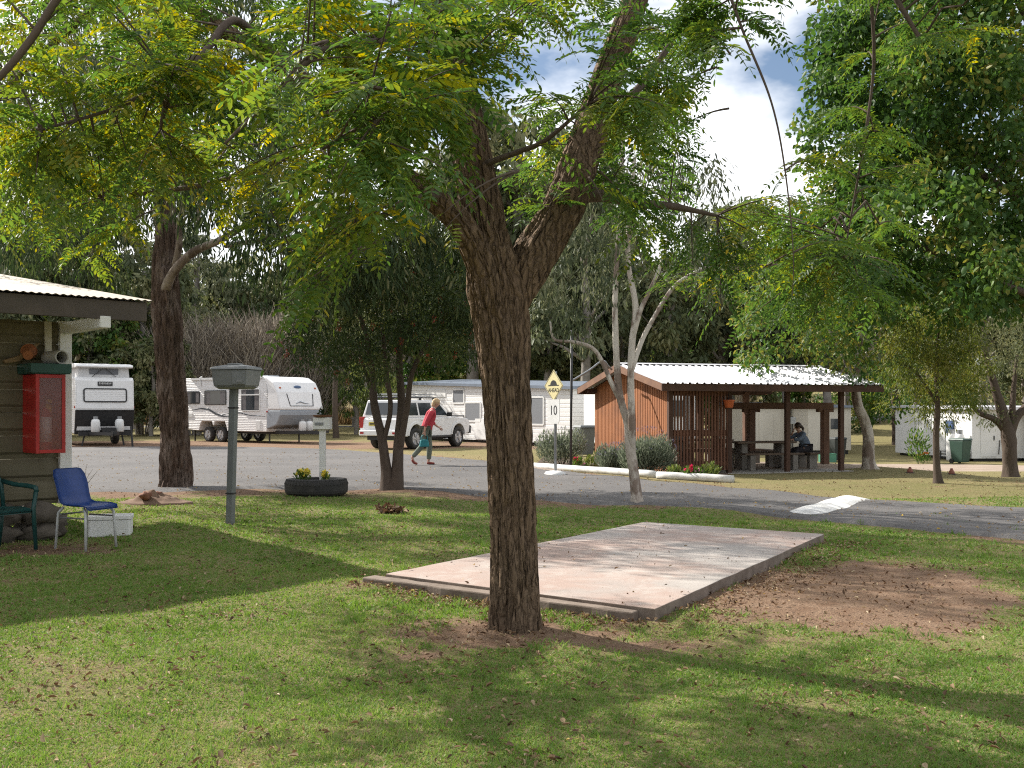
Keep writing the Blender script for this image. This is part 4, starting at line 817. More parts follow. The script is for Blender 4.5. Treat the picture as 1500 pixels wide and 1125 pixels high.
mb.box((-cw / 2 + .008, 0, ch / 2), (.016, cd, ch)).box((cw / 2 - .008, 0, ch / 2), (.016, cd, ch)).box((0, 0, .008), (cw - .034, cd, .016)).box((0, 0, ch - .008), (cw - .034, cd, .016)).box((0, cd / 2 - .008, ch / 2), (cw - .034, .012, ch - .034))
mb.build('case', m_box, cab, bevel=.003)
fr = MB(); fr.box((-cw / 2 + .02, -cd / 2 - .012, ch / 2), (.036, .02, ch)).box((cw / 2 - .02, -cd / 2 - .012, ch / 2), (.036, .02, ch)).box((0, -cd / 2 - .012, .02), (cw - .08, .02, .036)).box((0, -cd / 2 - .012, ch - .02), (cw - .08, .02, .036))
fo = fr.build('door_frame', m_box, cab)
mg, nt, b = newmat('scratched_acrylic'); nt.links.new(mixc(nt, nz(nt, 8, 4), (.30, .12, .11), (.20, .08, .07)), b.inputs['Base Color']); b.inputs['Roughness'].default_value = .12; b.inputs['Alpha'].default_value = .38
MB().box((0, -cd / 2 - .012, ch / 2), (cw - .075, .005, ch - .075)).build('door_pane', mg, fo)
ext = thing('fire_extinguisher', 'fire extinguisher with white label and yellow tag inside red cabinet', 'fire extinguisher', hl(-.32, -.30, 1.0), rzh)
MB().lathe([(.02, 0), (.075, .0), (.08, .02), (.08, .40), (.06, .46), (.025, .49), (.025, .53), (.01, .54)], 18).build('cylinder', m_box, ext, smooth=True)
MB().lathe([(.0815, .10), (.0815, .37)], 18).build('label_band', m_white, ext, smooth=True)
MB().bar((0, .03, .56), (0, -.09, .58), .03, .02).bar((0, .03, .53), (0, -.08, .53), .03, .02).build('lever', m_black, ext)
MB().box((.03, -.05, .48), (.06, .01, .16)).build('tag', pm('yellow_tag', (.6, .42, .04), (.5, .34, .03), 9, .6, 0), ext)
MB().tube([(0, -.03, .54), (.06, -.09, .5), (.09, -.07, .3), (.085, -.04, .12)], .012, 6).build('hose', m_black, ext)
one('tray', 'dark green plastic tray on top of the red cabinet', 'tray', MB().slab([(-.2, -.27), (.2, -.27), (.2, .2), (-.2, .2)], 0, .02).box((0, -.27, .06), (.42, .02, .1)).box((-.2, -.03, .06), (.02, .46, .1)).box((.2, -.03, .06), (.02, .46, .1)).box((0, .2, .06), (.38, .02, .1)), pm('dark_green_plastic', (.012, .05, .04), (.02, .07, .055), 8, .55, .1), hl(-.30, -.20, 1.835), rzh, bevel=.004)
one('pipe_offcut', 'short pale grey pipe offcut lying on the green tray', 'pipe', MB().lathe([(.062, -.16), (.075, -.16), (.075, .16), (.062, .16), (.062, -.16)], 20, M=T(0, 0, .075) @ RX(R(90))), pm('grey_pvc', (.42, .41, .38), (.33, .32, .30), 6, .6, .1), hl(-.20, -.27, 1.946), rzh + .15, smooth=False)
one('pot', 'tipped orange terracotta pot lying on the green tray', 'pot', MB().lathe([(.05, 0), (.075, .14), (.085, .14), (.085, .17), (.07, .17), (.05, .02), (.01, .015)], 18, M=T(0, 0, .09) @ RY(R(70))), pm('terracotta', (.36, .13, .05), (.27, .10, .045), 6, .85, .2), hl(-.47, -.24, 1.945), rzh + 1.2)
one('bark_piece', 'tan curled palm bark piece leaning above the orange pot', 'bark', MB().prism([(-.16, 0), (-.02, .03), (.14, .17), (.19, .24), (.13, .22), (-.03, .09), (-.18, .04)], -.04, .05), pm('tan_bark', (.24, .16, .085), (.16, .11, .06), 8, .9, .4), hl(-.50, -.10, 1.945), rzh, bevel=.01)

m_chr = pm('grey_enamel_steel', (.50, .51, .51), (.38, .39, .39), 9, .4, .05)
# plastic chair on steel legs
m_blue = pm('blue_plastic', (.012, .045, .20), (.009, .034, .15), 4, .4, .05)
chair = thing('chair', 'blue plastic shell chair on grey steel legs outside the hut', 'chair', (-4.46, 10.76, 0), math.atan2(-.43, .9))
def shell(rows, n=9, th=.012):
    """A seat shell lofted through rows (centre x, z, half width, dish)."""
    vs = []; k = len(rows)
    for o in (0, 1):
        for cx, cz, hw, dish, nxx, nzz in rows:
            for j in range(n):
                t = 2 * j / (n - 1) - 1; vs.append((cx - o * th * nxx + nxx * dish * t * t, hw * t, cz - o * th * nzz + nzz * dish * t * t))
    fs = []
    for o in (0, 1):
        for i in range(k - 1):
            for j in range(n - 1):
                a = o * k * n + i * n + j; q = (a, a + 1, a + n + 1, a + n); fs.append(q if o else q[::-1])
    for i in range(k - 1):
        for j in (0, n - 1): a = i * n + j; fs.append((a, a + n, a + n + k * n, a + k * n) if j == 0 else (a, a + k * n, a + n + k * n, a + n))
    for i in (0, k - 1):
        for j in range(n - 1): a = i * n + j; fs.append((a, a + k * n, a + 1 + k * n, a + 1) if i == 0 else (a, a + 1, a + 1 + k * n, a + k * n))
    return MB().add(vs, fs)
shell([(.245, .425, .19, .0, 0, 1), (.22, .447, .205, .01, 0, 1), (.12, .452, .21, .02, 0, 1), (0, .442, .21, .03, 0, 1), (-.10, .442, .205, .03, .1, 1), (-.17, .47, .20, .03, .6, .8), (-.205, .55, .20, .03, .95, .3), (-.24, .66, .205, .035, .97, .25), (-.275, .76, .20, .03, .97, .25), (-.295, .815, .175, .02, .97, .25), (-.30, .83, .13, .01, .97, .25)]).build('seat_shell', m_blue, chair, smooth=True)
for sx, sy in ((.19, .19), (.19, -.19), (-.2, .19), (-.2, -.19)):
    MB().tube([(sx * .75, sy * .85, .435), (sx * 1.0, sy * .97, .38), (sx * 1.12, sy * 1.05, 0)], .0135, 10).build('leg', m_chr, chair, smooth=True)
MB().tube([(.17, -.19, .33), (-.17, -.19, .33)], .009, 8).tube([(.17, .19, .33), (-.17, .19, .33)], .009, 8).tube([(-.185, -.17, .36), (-.185, .17, .36)], .009, 8).build('stretcher', m_steel, chair)
# moulded garden armchair
m_gr = pm('dark_green_resin', (.010, .05, .048), (.014, .062, .058), 5, .4, .05)
arm = thing('armchair', 'dark green moulded garden armchair at the left edge by the hut wall', 'armchair', (-5.28, 10.50, 0), math.atan2(-.45, .9))
shell([(.25, .40, .22, .0, 0, 1), (.22, .42, .235, .01, 0, 1), (.08, .425, .24, .02, 0, 1), (-.1, .41, .235, .025, 0, 1), (-.2, .415, .23, .02, .2, 1)]).build('seat', m_gr, arm, smooth=True)
bk = MB()
for k in range(5): y = (k - 2) * .09; bk.bar((-.21, y * .9, .42), (-.32, y, .86), .05, .014)
bk.tube([(-.2, -.24, .42), (-.26, -.26, .66), (-.32, -.22, .84), (-.345, -.1, .91), (-.35, 0, .92), (-.345, .1, .91), (-.32, .22, .84), (-.26, .26, .66), (-.2, .24, .42)], .022, 8); bk.build('backrest', m_gr, arm, smooth=True)
for s in (1, -1):
    MB().tube([(-.28, s * .27, .70), (-.1, s * .29, .665), (.12, s * .29, .655), (.23, s * .29, .64), (.25, s * .285, .60)], .026, 8).build('armrest', m_gr, arm, smooth=True)
    MB().tube([(.245, s * .285, .62), (.235, s * .26, .42), (.26, s * .27, 0)], [.022, .024, .02], 8).build('leg', m_gr, arm, smooth=True)
    MB().tube([(-.2, s * .23, .43), (-.3, s * .26, 0)], [.026, .02], 8).build('leg', m_gr, arm, smooth=True)
fb = thing('foam_box', 'white foam box with lid on the ground behind the blue chair', 'box', (-4.62, 11.82, 0), .25)
MB().slab(rrect(.46, .28, .03), 0, .19).build('tub', m_white, fb, bevel=.008); MB().slab(rrect(.48, .30, .035), .193, .24).build('lid', m_white, fb, bevel=.008)
# dry weed by the hut corner
g = G(112, 733); mb = MB()
for k in range(7): a = random.uniform(-.5, .6); mb.tube([(0, 0, 0), (a * .25, random.uniform(-.1, .1), .25), (a * .6 + .05, random.uniform(-.2, .2), random.uniform(.4, .62))], [.007, .005, .002], 4)
one('dry_weed', 'thin dry weed stalks sticking up beyond the blue chair', 'weed', mb, pm('dry_stalk', (.12, .10, .07)), g)

# ------------------------------------------------------------------ meter post, marker post, tyre planter
g = G(337, 769); ped = thing('meter_post', 'grey meter box on a slightly leaning grey square post', 'meter post', g, -.25)
m_pole = pm('grey_green_paint', (.155, .168, .17), (.12, .13, .132), 5, .5, .08); m_mbox = pm('grey_meter_plastic', (.20, .21, .212), (.16, .17, .172), 4, .45, .06)
MB().bar((0, 0, -.05), (.055, 0, 1.72), .088, .088, up=(0, 1, 0)).build('post', m_pole, ped, bevel=.008)
for z in (.40, 1.48): MB().box((.03 * z, 0, z), (.10, .10, .018)).build('strap', m_black, ped)
def frus(a, b, z0, z1, c=(0, 0)):
    vs = [(c[0] + sx * a[0] / 2, c[1] + sy * a[1] / 2, z0) for sx, sy in ((-1, -1), (1, -1), (1, 1), (-1, 1))] + [(c[0] + sx * b[0] / 2, c[1] + sy * b[1] / 2, z1) for sx, sy in ((-1, -1), (1, -1), (1, 1), (-1, 1))]
    return vs, [(3, 2, 1, 0), (4, 5, 6, 7), (0, 1, 5, 4), (1, 2, 6, 5), (2, 3, 7, 6), (3, 0, 4, 7)]
hb = MB(); hb.add(*frus((.36, .26), (.45, .34), 1.715, 1.75, (.09, 0))); hb.add(*frus((.45, .34), (.50, .38), 1.752, 1.955, (.09, 0))); hd = hb.build('box_body', m_mbox, ped, bevel=.012)
ld = MB(); ld.add(*frus((.53, .41), (.50, .38), 1.957, 1.99, (.09, 0))); ld.add(*frus((.49, .37), (.22, .16), 1.992, 2.02, (.09, 0))); ld.add(*frus((.17, .13), (.16, .12), 2.022, 2.04, (.07, 0))); ld.build('lid', m_mbox, ped, bevel=.008)
fl = MB().box((.22, -.186, 1.85), (.17, .014, .15)).build('flap', m_mbox, hd, bevel=.004); MB().box((.24, -.196, 1.815), (.09, .006, .03)).build('label_plate', m_steel, fl)
tp = G(455, 728); tp.y += .5; TP = tp
ty = thing('tyre_planter', 'old truck tyre laid flat as a flower planter beside the road', 'planter', tp)
tr_ = MB(); tr_.lathe([(.34, .0), (.47, .0), (.515, .04), (.525, .08), (.525, .19), (.515, .23), (.47, .265), (.34, .27), (.31, .25), (.31, .02)], 48)
for k in range(48):
    g2 = 2 * math.pi * k / 48; c, s = math.cos(g2), math.sin(g2); tr_.add([(c * .52 - s * .012, s * .52 + c * .012, .18), (c * .52 + s * .012, s * .52 - c * .012, .18), (c * .535 + s * .012, s * .535 - c * .012, .18), (c * .535 - s * .012, s * .535 + c * .012, .18)] + [(c * q - s * w_, s * q + c * w_, .262) for q, w_ in ((.47, .012), (.47, -.012), (.50, -.012), (.50, .012))], [(3, 2, 1, 0), (4, 5, 6, 7), (0, 1, 5, 4), (1, 2, 6, 5), (2, 3, 7, 6), (3, 0, 4, 7)])
tr_.build('tyre', m_rub, ty, smooth=False)
MB().lathe([(.33, .1), (.33, .2), (.2, .225), (.02, .24)], 20).build('soil', pm('planter_soil', (.10, .065, .045), (.06, .04, .03), 9, .95, .6), ty, smooth=True)
m_yel = leafmat('yellow_petals', [(0, (.66, .56, .06)), (1, (.80, .74, .22))], .3, .6); m_pl = leafmat('bedding_leaves', [(0, (.05, .10, .02)), (1, (.12, .20, .05))], .3, .5)
def bedding(name, label, cat, loc, r, h, leaf, petal=None, nl=160, nf=60, ll=.06, up=.5):
    t = thing(name, label, cat, loc); p = ellpts((0, 0, h * .45), (r, r, h * .42), nl); d = p - np.array([0, 0, -.1]); d[:, 2] += up * .1; d = d / np.linalg.norm(d, axis=1, keepdims=True) + rdir(nl) * .4
    leafmesh('leaves', p, d, rdir(nl, .8), ll, ll * .35, RNG.random(nl), leaf, t)
    if petal:
        c = ellpts((0, 0, h * .75), (r * .8, r * .8, h * .25), 9); q = np.repeat(c, nf // 9, 0) + rdir(len(c) * (nf // 9)) * .012
        leafmesh('flowers', q, rdir(len(q), .4), rdir(len(q)), .055, .044, RNG.random(len(q)), petal, t)
    mb = MB()
    for k in range(4): g = k * 1.6; mb.tube([(0, 0, -.06), (r * .5 * math.cos(g), r * .5 * math.sin(g), h * .7)], .006, 4)
    mb.build('stems', m_stem, t); return t
m_stem = pm('green_stem', (.07, .09, .035), (.05, .06, .03))
bedding('flower_plant', 'larger yellow flowering plant at the left side of the tyre planter', 'flower', tp + Vector((-.22, -.08, .2)), .14, .24, m_pl, m_yel, nf=162)
bedding('flower_plant', 'smaller yellow flowering plant right of the white post in the tyre', 'flower', tp + Vector((.17, -.1, .2)), .07, .18, m_pl, m_yel, nl=80, nf=90)
mp_ = thing('marker_post', 'white square post with a white number box, standing in the tyre', 'post', tp + Vector((.10, .02, .2)), -.1)
MB().box((0, 0, .42), (.095, .095, .95)).build('post', m_white, mp_, bevel=.006)
MB().box((0, -.005, .995), (.28, .2, .20)).build('box_head', m_white, mp_, bevel=.01)
MB().box((-.03, -.107, .985), (.15, .006, .05)).build('number_plate', m_steel, mp_)
pt = thing('plant_pot', 'shallow brown dish with a tiny dark plant on the white post', 'plant pot', tp + Vector((.10, .02, 1.297)))
MB().lathe([(.13, .0), (.17, .035), (.165, .04), (.12, .012), (.01, .012)], 18).build('dish', pm('brown_clay', (.22, .10, .055), (.17, .08, .045)), pt)
p = ellpts((0, 0, .08), (.06, .06, .07), 60); leafmesh('plant_leaves', p, rdir(60, .8), rdir(60), .07, .02, RNG.random(60) * .4, lf_euc, pt)
g = G(228, 736); md = MB(); vs = [(0, 0, .17)]; nr, na = 16, 56
for i in range(1, nr + 1):
    for k in range(na):
        a = 6.2832 * k / na; q = i / nr; x_, y_ = .6 * q * math.cos(a), .36 * q * math.sin(a); h_ = .17 * math.exp(-3.2 * q * q) * (1 + .8 * mnoise.noise(Vector((x_ * 3, y_ * 3, 1)))) + .05 * (1 - q) * mnoise.noise(Vector((x_ * 11, y_ * 11, 2))) + .02 * (1 - q) * mnoise.noise(Vector((x_ * 30, y_ * 30, 2)))
        vs.append((x_, y_, h_ if i < nr else -.05))
md.add(vs, [(0, 1 + k, 1 + (k + 1) % na) for k in range(na)] + [(1 + i * na + k, 1 + (i + 1) * na + k, 1 + (i + 1) * na + (k + 1) % na, 1 + i * na + (k + 1) % na) for i in range(nr - 1) for k in range(na)])
one('soil_mound', 'low mound of reddish soil beside the shaggy gum trunk', 'mound', md, pm('red_mound', (.235, .15, .10), (.15, .095, .065), 5, .95, .8), g, smooth=True)
for k, (px, py, s) in enumerate(((214, 734, .075), (232, 731, .055))):
    one('rock', ['larger reddish rock on the soil mound near the gum', 'smaller reddish rock on top of the soil mound'][k], 'rock', MB().ell((0, 0, s * .4 + .1), (s * 1.3, s, s * .8), 12, 8, jit=.6), pm('red_rock', (.26, .12, .08), (.18, .09, .06), 6, .9, .5), G(px, py + 5), smooth=True)
g = G(572, 752); p = ellpts((0, 0, .04), (.22, .14, .06), 130); tag(leafmesh('leaf_heap', p + np.array([[g.x, g.y, g.z]]), rdir(130), rdir(130, .6), .09, .05, RNG.random(130) * .5, m_litter, None, .4, .3), 'small heap of curled brown leaves on the lawn below bottlebrush', 'leaf heap')

# ------------------------------------------------------------------ road sign
g = G(812, 697); sg = thing('road_sign', 'yellow diamond hump warning sign over white 10 plate on steel pole', 'road sign', g + Vector((0, 0, .0)), R(-57))
sc = g.y / F
MB().tube([(0, .03, -.1), (0, .03, 153 * sc)], .032, 12).build('pole', m_steel, sg, smooth=True)
mft = MB(); mft.ell((0, .03, .02), (.30, .22, .10), 14, 6, jit=.3); mft.build('footing', m_white, sg, smooth=True)
m_sy = pm('faded_yellow_sign', (.74, .66, .36), (.68, .59, .31), 3, .45, .03); m_ink = pm('black_ink', (.015, .015, .018)); m_signback = m_alloy
dz = 132 * sc; hd_ = .355
dm = MB().prism([(0, dz - hd_), (hd_, dz), (0, dz + hd_), (-hd_, dz)], -.022, -.010).build('diamond_plate', m_sy, sg)
bd = MB(); a, b_2 = hd_ * .955, hd_ * .92
vs = [(x * k, -.0245, dz + z * k) for k in (a, b_2) for x, z in ((0, -1), (1, 0), (0, 1), (-1, 0))]; bd.add(vs, [(i, (i + 1) % 4, 4 + (i + 1) % 4, 4 + i) for i in range(4)]).build('border', m_ink, dm)
hm = [(-.20, dz - .005), (-.20, dz + .012), (-.13, dz + .018)] + [(-.12 * math.cos(R(t)), dz + .02 + .10 * math.sin(R(t))) for t in range(0, 181, 15)] + [(.13, dz + .018), (.20, dz + .012), (.20, dz - .005)]
MB().prism(hm, -.0255, -.0225).build('hump_symbol', m_ink, dm)
lettering('AHEAD', .125, m_ink, dm, T(0, -.0245, dz - .105) @ RX(R(90)), ext=.001)
pz = 94 * sc; MB().prism([(-.21, pz - .27), (.17, pz - .27), (.23, pz - .20), (.23, pz + .27), (-.23, pz + .27), (-.23, pz - .25)], -.026, -.012).build('speed_plate', m_white, sg)
lettering('10', .30, m_ink, sg, T(.0, -.028, pz + .02) @ RX(R(90)), ext=.001)
g = G(836, 690); lp = thing('steel_pole', 'tall thin dark steel pole with bent pipe arm beside shelter gable', 'pole', g)
s_ = g.y / F; hh_ = 206 * s_; MB().tube([(0, 0, -.1), (.03, 0, hh_)], .035, 10).build('pole_shaft', m_dsteel, lp, smooth=True)
MB().tube(smooth_path([(.03, 0, 132 * s_), (28 * s_, .2, 148 * s_), (44 * s_, .4, 160 * s_), (52 * s_, .5, 162 * s_), (57 * s_, .6, 156 * s_), (64 * s_, .7, 150 * s_)], [1] * 6, .1)[0], .028, 8).build('pipe_arm', m_steel, lp, smooth=True)
# ------------------------------------------------------------------ figures grown on a skeleton
def skin_obj(name, J, edges, m, parent, root=0, sub=2, flat=None):
    """One continuous surface round connected joints: J = {key: (position, radius or (rx, ry))}."""
    keys = list(J); me = bpy.data.meshes.new(name); me.from_pydata([J[k][0] for k in keys], [(keys.index(a), keys.index(b)) for a, b in edges], []); me.update()
    o = bpy.data.objects.new(name, me); COL.objects.link(o); o.data.materials.append(m); o.parent = parent
    md = o.modifiers.new('skin', 'SKIN'); md.use_smooth_shade = True; md.branch_smoothing = .4
    if not me.skin_vertices: me.skin_vertices.new() if hasattr(me.skin_vertices, 'new') else None
    sv = me.skin_vertices[0].data
    for i, k in enumerate(keys):
        r = J[k][1]; sv[i].radius = r if isinstance(r, tuple) else (r, r); sv[i].use_root = (i == root)
    sb = o.modifiers.new('subd', 'SUBSURF'); sb.levels = sub; sb.render_levels = sub; return o
def V3(*a): return Vector(a)
m_skin = pm('skin', (.50, .30, .22), (.44, .25, .18), 14, .5, .05)
def hand(J, Ed, wk, pfx, wrist, d, palm_n, curl):
    """Palm, four unequal bent fingers and a thumb leaving the side of the palm."""
    d = Vector(d).normalized(); nn = Vector(palm_n).normalized(); s = d.cross(nn).normalized(); w_ = Vector(wrist)
    J[pfx + 'p'] = (w_ + d * .05, (.034, .016)); J[pfx + 'k'] = (w_ + d * .085, (.036, .014)); Ed += [(wk, pfx + 'p'), (pfx + 'p', pfx + 'k')]
    for i, (o, L) in enumerate(((-.028, .066), (-.009, .078), (.010, .074), (.028, .058))):
        a = w_ + d * .10 + s * o; c1 = a + (d * math.cos(curl * .5) + nn * math.sin(curl * .5)) * L * .5; c2 = c1 + (d * math.cos(curl * 1.3) + nn * math.sin(curl * 1.3)) * L * .5
        for q, p in (('a', a), ('b', c1), ('c', c2)): J['%sf%d%s' % (pfx, i, q)] = (p, .0085 if q != 'c' else .0065)
        Ed += [(pfx + 'k', '%sf%da' % (pfx, i)), ('%sf%da' % (pfx, i), '%sf%db' % (pfx, i)), ('%sf%db' % (pfx, i), '%sf%dc' % (pfx, i))]
    a = w_ + d * .045 - s * .035; J[pfx + 't1'] = (a, .010); J[pfx + 't2'] = (a + (d * .7 - s * .5 + nn * .4).normalized() * .05, .008); Ed += [(pfx + 'p', pfx + 't1'), (pfx + 't1', pfx + 't2')]
def face(parent, hc, fwd, right, up):
    """Eyes, brows and mouth on a head whose centre is hc."""
    mb = MB(); me_ = pm('eye', (.03, .02, .015))
    for s in (1, -1):
        MB().ell(tuple(hc + fwd * .083 + right * .03 * s + up * .01), (.010, .010, .007), 8, 6).build('eye', me_, parent)
    MB().bar(hc + fwd * .088 - up * .055 - right * .022, hc + fwd * .088 - up * .055 + right * .022, .008, .008).build('mouth', pm('lips', (.36, .12, .10)), parent)
# walking woman with a bag
g = G(624, 683); m_pink = pm('coral_cardigan', (.50, .055, .075), (.40, .04, .06), 12, .85, .3); m_trs = pm('sage_trousers', (.155, .175, .14), (.12, .14, .11), 10, .85, .2); m_hair = pm('blonde_hair', (.58, .43, .25), (.46, .32, .17), 30, .6, .4)
wm = thing('person', 'woman in coral red cardigan and sage trousers walking right across the road, carrying bag', 'person', (g.x, g.y, g.z + .035), .12)
J = {'pel': (V3(0, 0, .92), (.12, .15)), 'wai': (V3(.03, 0, 1.08), (.105, .13)), 'che': (V3(.09, 0, 1.28), (.115, .155)), 'ubk': (V3(.10, 0, 1.40), (.08, .11)), 'nec': (V3(.135, 0, 1.475), .048), 'jaw': (V3(.185, 0, 1.525), (.066, .06)), 'hd': (V3(.195, 0, 1.585), (.09, .078)), 'top': (V3(.175, 0, 1.645), (.065, .06)),
     'nos': (V3(.283, 0, 1.565), .014), 'sR': (V3(.085, -.165, 1.375), .055), 'eR': (V3(-.01, -.215, 1.115), .042), 'wR': (V3(-.045, -.205, .875), .028), 'sL': (V3(.105, .165, 1.375), .055), 'eL': (V3(.13, .215, 1.12), .042), 'wL': (V3(.30, .20, .98), .028),
     'hR': (V3(-.01, -.085, .88), .09), 'kR': (V3(-.09, -.09, .50), .06), 'aR': (V3(-.36, -.09, .21), .036), 'bR': (V3(-.33, -.09, .10), .034), 'tR': (V3(-.24, -.09, .04), .026), 'hL': (V3(.02, .085, .88), .09), 'kL': (V3(.10, .09, .49), .06), 'aL': (V3(.07, .09, .10), .038), 'hlL': (V3(.05, .09, .05), .035), 'tL': (V3(.22, .09, .04), .026)}
Ed = [('pel', 'wai'), ('wai', 'che'), ('che', 'ubk'), ('ubk', 'nec'), ('nec', 'jaw'), ('jaw', 'hd'), ('hd', 'top'), ('hd', 'nos'), ('ubk', 'sR'), ('sR', 'eR'), ('eR', 'wR'), ('ubk', 'sL'), ('sL', 'eL'), ('eL', 'wL'), ('pel', 'hR'), ('hR', 'kR'), ('kR', 'aR'), ('aR', 'bR'), ('bR', 'tR'), ('pel', 'hL'), ('hL', 'kL'), ('kL', 'aL'), ('aL', 'hlL'), ('hlL', 'tL')]
hand(J, Ed, 'wR', 'R', (-.045, -.205, .875), (0, .0, -1), (.2, 1, 0), 1.1); hand(J, Ed, 'wL', 'L', (.30, .20, .98), (.8, 0, -.5), (0, -1, -.3), .6)
skin_obj('body', J, Ed, m_skin, wm)
def sub(keys, d, edges, extra={}):
    q = {k: (J[k][0], tuple(v + d for v in J[k][1]) if isinstance(J[k][1], tuple) else J[k][1] + d) for k in keys}; q.update(extra); return q, edges
q, e = sub(['wai', 'che', 'ubk', 'sR', 'sL'], .024, [('hem', 'wai'), ('wai', 'che'), ('che', 'ubk'), ('ubk', 'col'), ('ubk', 'sR'), ('sR', 'eR'), ('eR', 'wr'), ('ubk', 'sL'), ('sL', 'eL'), ('eL', 'wl')], {'hem': (V3(.0, 0, .90), (.145, .165)), 'col': (V3(.125, 0, 1.455), .062), 'eR': (J['eR'][0], .058), 'wr': (V3(-.035, -.208, .97), .046), 'eL': (J['eL'][0], .058), 'wl': (V3(.24, .205, 1.03), .046)})
skin_obj('cardigan', q, e, m_pink, wm)
skin_obj('collar', {'a': (V3(.122, 0, 1.455), .062), 'b': (V3(.142, 0, 1.49), .060)}, [('a', 'b')], m_white, wm)
q, e = sub(['pel'], .015, [('pel', 'hR'), ('hR', 'kR'), ('kR', 'cR'), ('pel', 'hL'), ('hL', 'kL'), ('kL', 'cL')], {'hR': (J['hR'][0], .10), 'hL': (J['hL'][0], .10), 'kR': (J['kR'][0], .080), 'kL': (J['kL'][0], .080), 'cR': (V3(-.355, -.09, .20), .064), 'cL': (V3(.072, .09, .115), .066)})
skin_obj('trousers', q, e, m_trs, wm)
m_shoe = pm('red_sandal', (.26, .05, .035), (.18, .035, .03))
for nm, a, b_, c in (('shoe', (-.365, -.09, .15), (-.31, -.09, .06), (-.215, -.09, .025)), ('shoe', (.02, .09, .045), (.10, .09, .04), (.235, .09, .03))):
    skin_obj(nm, {'a': (V3(*a), (.04, .036)), 'b': (V3(*b_), (.043, .040)), 'c': (V3(*c), (.036, .028))}, [('a', 'b'), ('b', 'c')], m_shoe, wm)
hm_ = MB(); hm_.ell((.168, 0, 1.622), (.104, .096, .094), 18, 12, jit=.25).ell((.11, 0, 1.57), (.06, .085, .085), 14, 10, jit=.35); hm_.build('hair', m_hair, wm, smooth=True)
for s in (1, -1): MB().ell((.185, .079 * s, 1.57), (.016, .009, .026), 8, 6).build('ear', m_skin, wm, smooth=True)
face(wm, V3(.195, 0, 1.57), V3(1, 0, -.12).normalized(), V3(0, 1, 0), V3(.12, 0, 1))
for o in wm.children:                                      # she leans into her stride
    for v in o.data.vertices:
        if v.co.z > .95 and abs(v.co.y) < .19: v.co.x += (v.co.z - .95) * .14
        elif v.co.z > .95: v.co.x += (v.co.z - .95) * .10
bag = thing('handbag', 'turquoise handbag hanging from the walking woman\'s hand', 'bag', Vector((g.x, g.y, g.z + .035)) + RZ(.12) @ V3(-.05, -.20, .0), .35)
m_teal = pm('teal_fabric', (.02, .21, .23), (.012, .14, .16), 8, .6, .2)
bm_ = MB(); vs, fs = frus((.26, .12), (.20, .09), .47, .66); bm_.add(vs, fs); o = bm_.build('bag_body', m_teal, bag, bevel=.035, seg=4)
for s in (.03, -.03): MB().tube(smooth_path([(-.08, s, .65), (-.075, s * .6, .73), (0, s * .15, .775), (.075, s * .6, .73), (.08, s, .65)], [1] * 5, .02)[0], .009, 6).build('handle', m_teal, bag, smooth=True)

# ------------------------------------------------------------------ picnic shelter
SH = T(3.976, 26.0, -.2) @ RZ(R(17)); rzs = R(17); SW = 5.0; RM = 2.5
def sl(x, y, z=0): return SH @ Vector((x, y, z))
m_slatw = boards('red_brown_timber', (.36, .14, .048), (.25, .09, .032), .11, 'Y', .75, .0, .1, .15, (.16, .065, .03)); m_dtim = pm('dark_stained_timber', (.085, .04, .024), (.055, .028, .018), 5, .75, .3, sc=(1, 1, .3)); m_rtim = pm('reddish_timber', (.15, .075, .045), (.10, .05, .03), 4, .7, .2)
sh = thing('picnic_shelter', 'open picnic shelter with white iron gable roof and slatted red-brown timber walls', 'shelter', (3.976, 26.0, -.2), rzs)
MB().slab([(-.1, -.15), (5.35, -.15), (5.35, 5.2), (-.1, 5.2)], -.3, .02).build('floor_slab', m_conc, sh, bevel=.015)
rz_, ez = 2.90, 2.30
gw = MB(); random.seed(3); y = 0.03
while y < SW:
    top = ez - .05 + (rz_ - ez) * (1 - abs(y - RM) / 2.85) - .02; gw.bar((0, y, .06), (0, y, top), .074, .035, up=(1, 0, 0)); y += .108
gw.build('gable_slats', m_slatw, sh); MB().box((.035, RM, 1.1), (.02, SW - .04, 2.1)).build('gable_lining', m_dtim, sh)
fs_ = MB()
for k in range(19):
    x = .05 + k * .088; fs_.bar((x, -.035, .10), (x, -.035, 2.12), .050, .02, up=(0, 1, 0))
for k in range(16):
    x = .075 + k * .1 + random.uniform(-.012, .012); fs_.bar((x, .06, .10), (x, .06, 2.12), .034, .02, up=(0, 1, 0))
for z in (.28, 1.05, 2.08): fs_.box((.85, .012, z), (1.66, .06, .16 if z > .5 else .1))
fs_.build('front_slats', pm('brown_slats', (.17, .075, .042), (.11, .05, .03), 5, .75, .3, sc=(1, 1, .3)), sh)
for (x, y, h) in ((0.0, -.06, 2.2), (1.70, 0, 2.2), (3.41, 0, 2.2), (5.05, 0, 2.2), (1.95, 4.9, 2.2), (5.0, 4.9, 2.2), (3.4, 4.9, 2.2)):
    w_ = .12 if y < 1 else .16; MB().bar((x, y, 0), (x, y, h), w_, w_, up=(0, 1, 0)).build('post', m_rtim if y > 1 else m_dtim, sh, bevel=.006)
fr_ = thing('pergola', 'low reddish-brown timber beam on two bracketed posts behind the picnic tables', 'pergola', (3.976, 26.0, -.2), rzs)
MB().bar((3.1, 2.75, 1.76), (6.66, 2.75, 1.76), .14, .19).build('back_rail', m_rtim, fr_)
for x in (3.93, 6.40):
    MB().bar((x, 2.75, -.1), (x, 2.75, 1.66), .2, .2, up=(0, 1, 0)).build('post', m_rtim, fr_, bevel=.015); MB().bar((x - .27, 2.75, 1.62), (x + .27, 2.75, 1.62), .13, .09).build('bracket', m_rtim, fr_, bevel=.01)
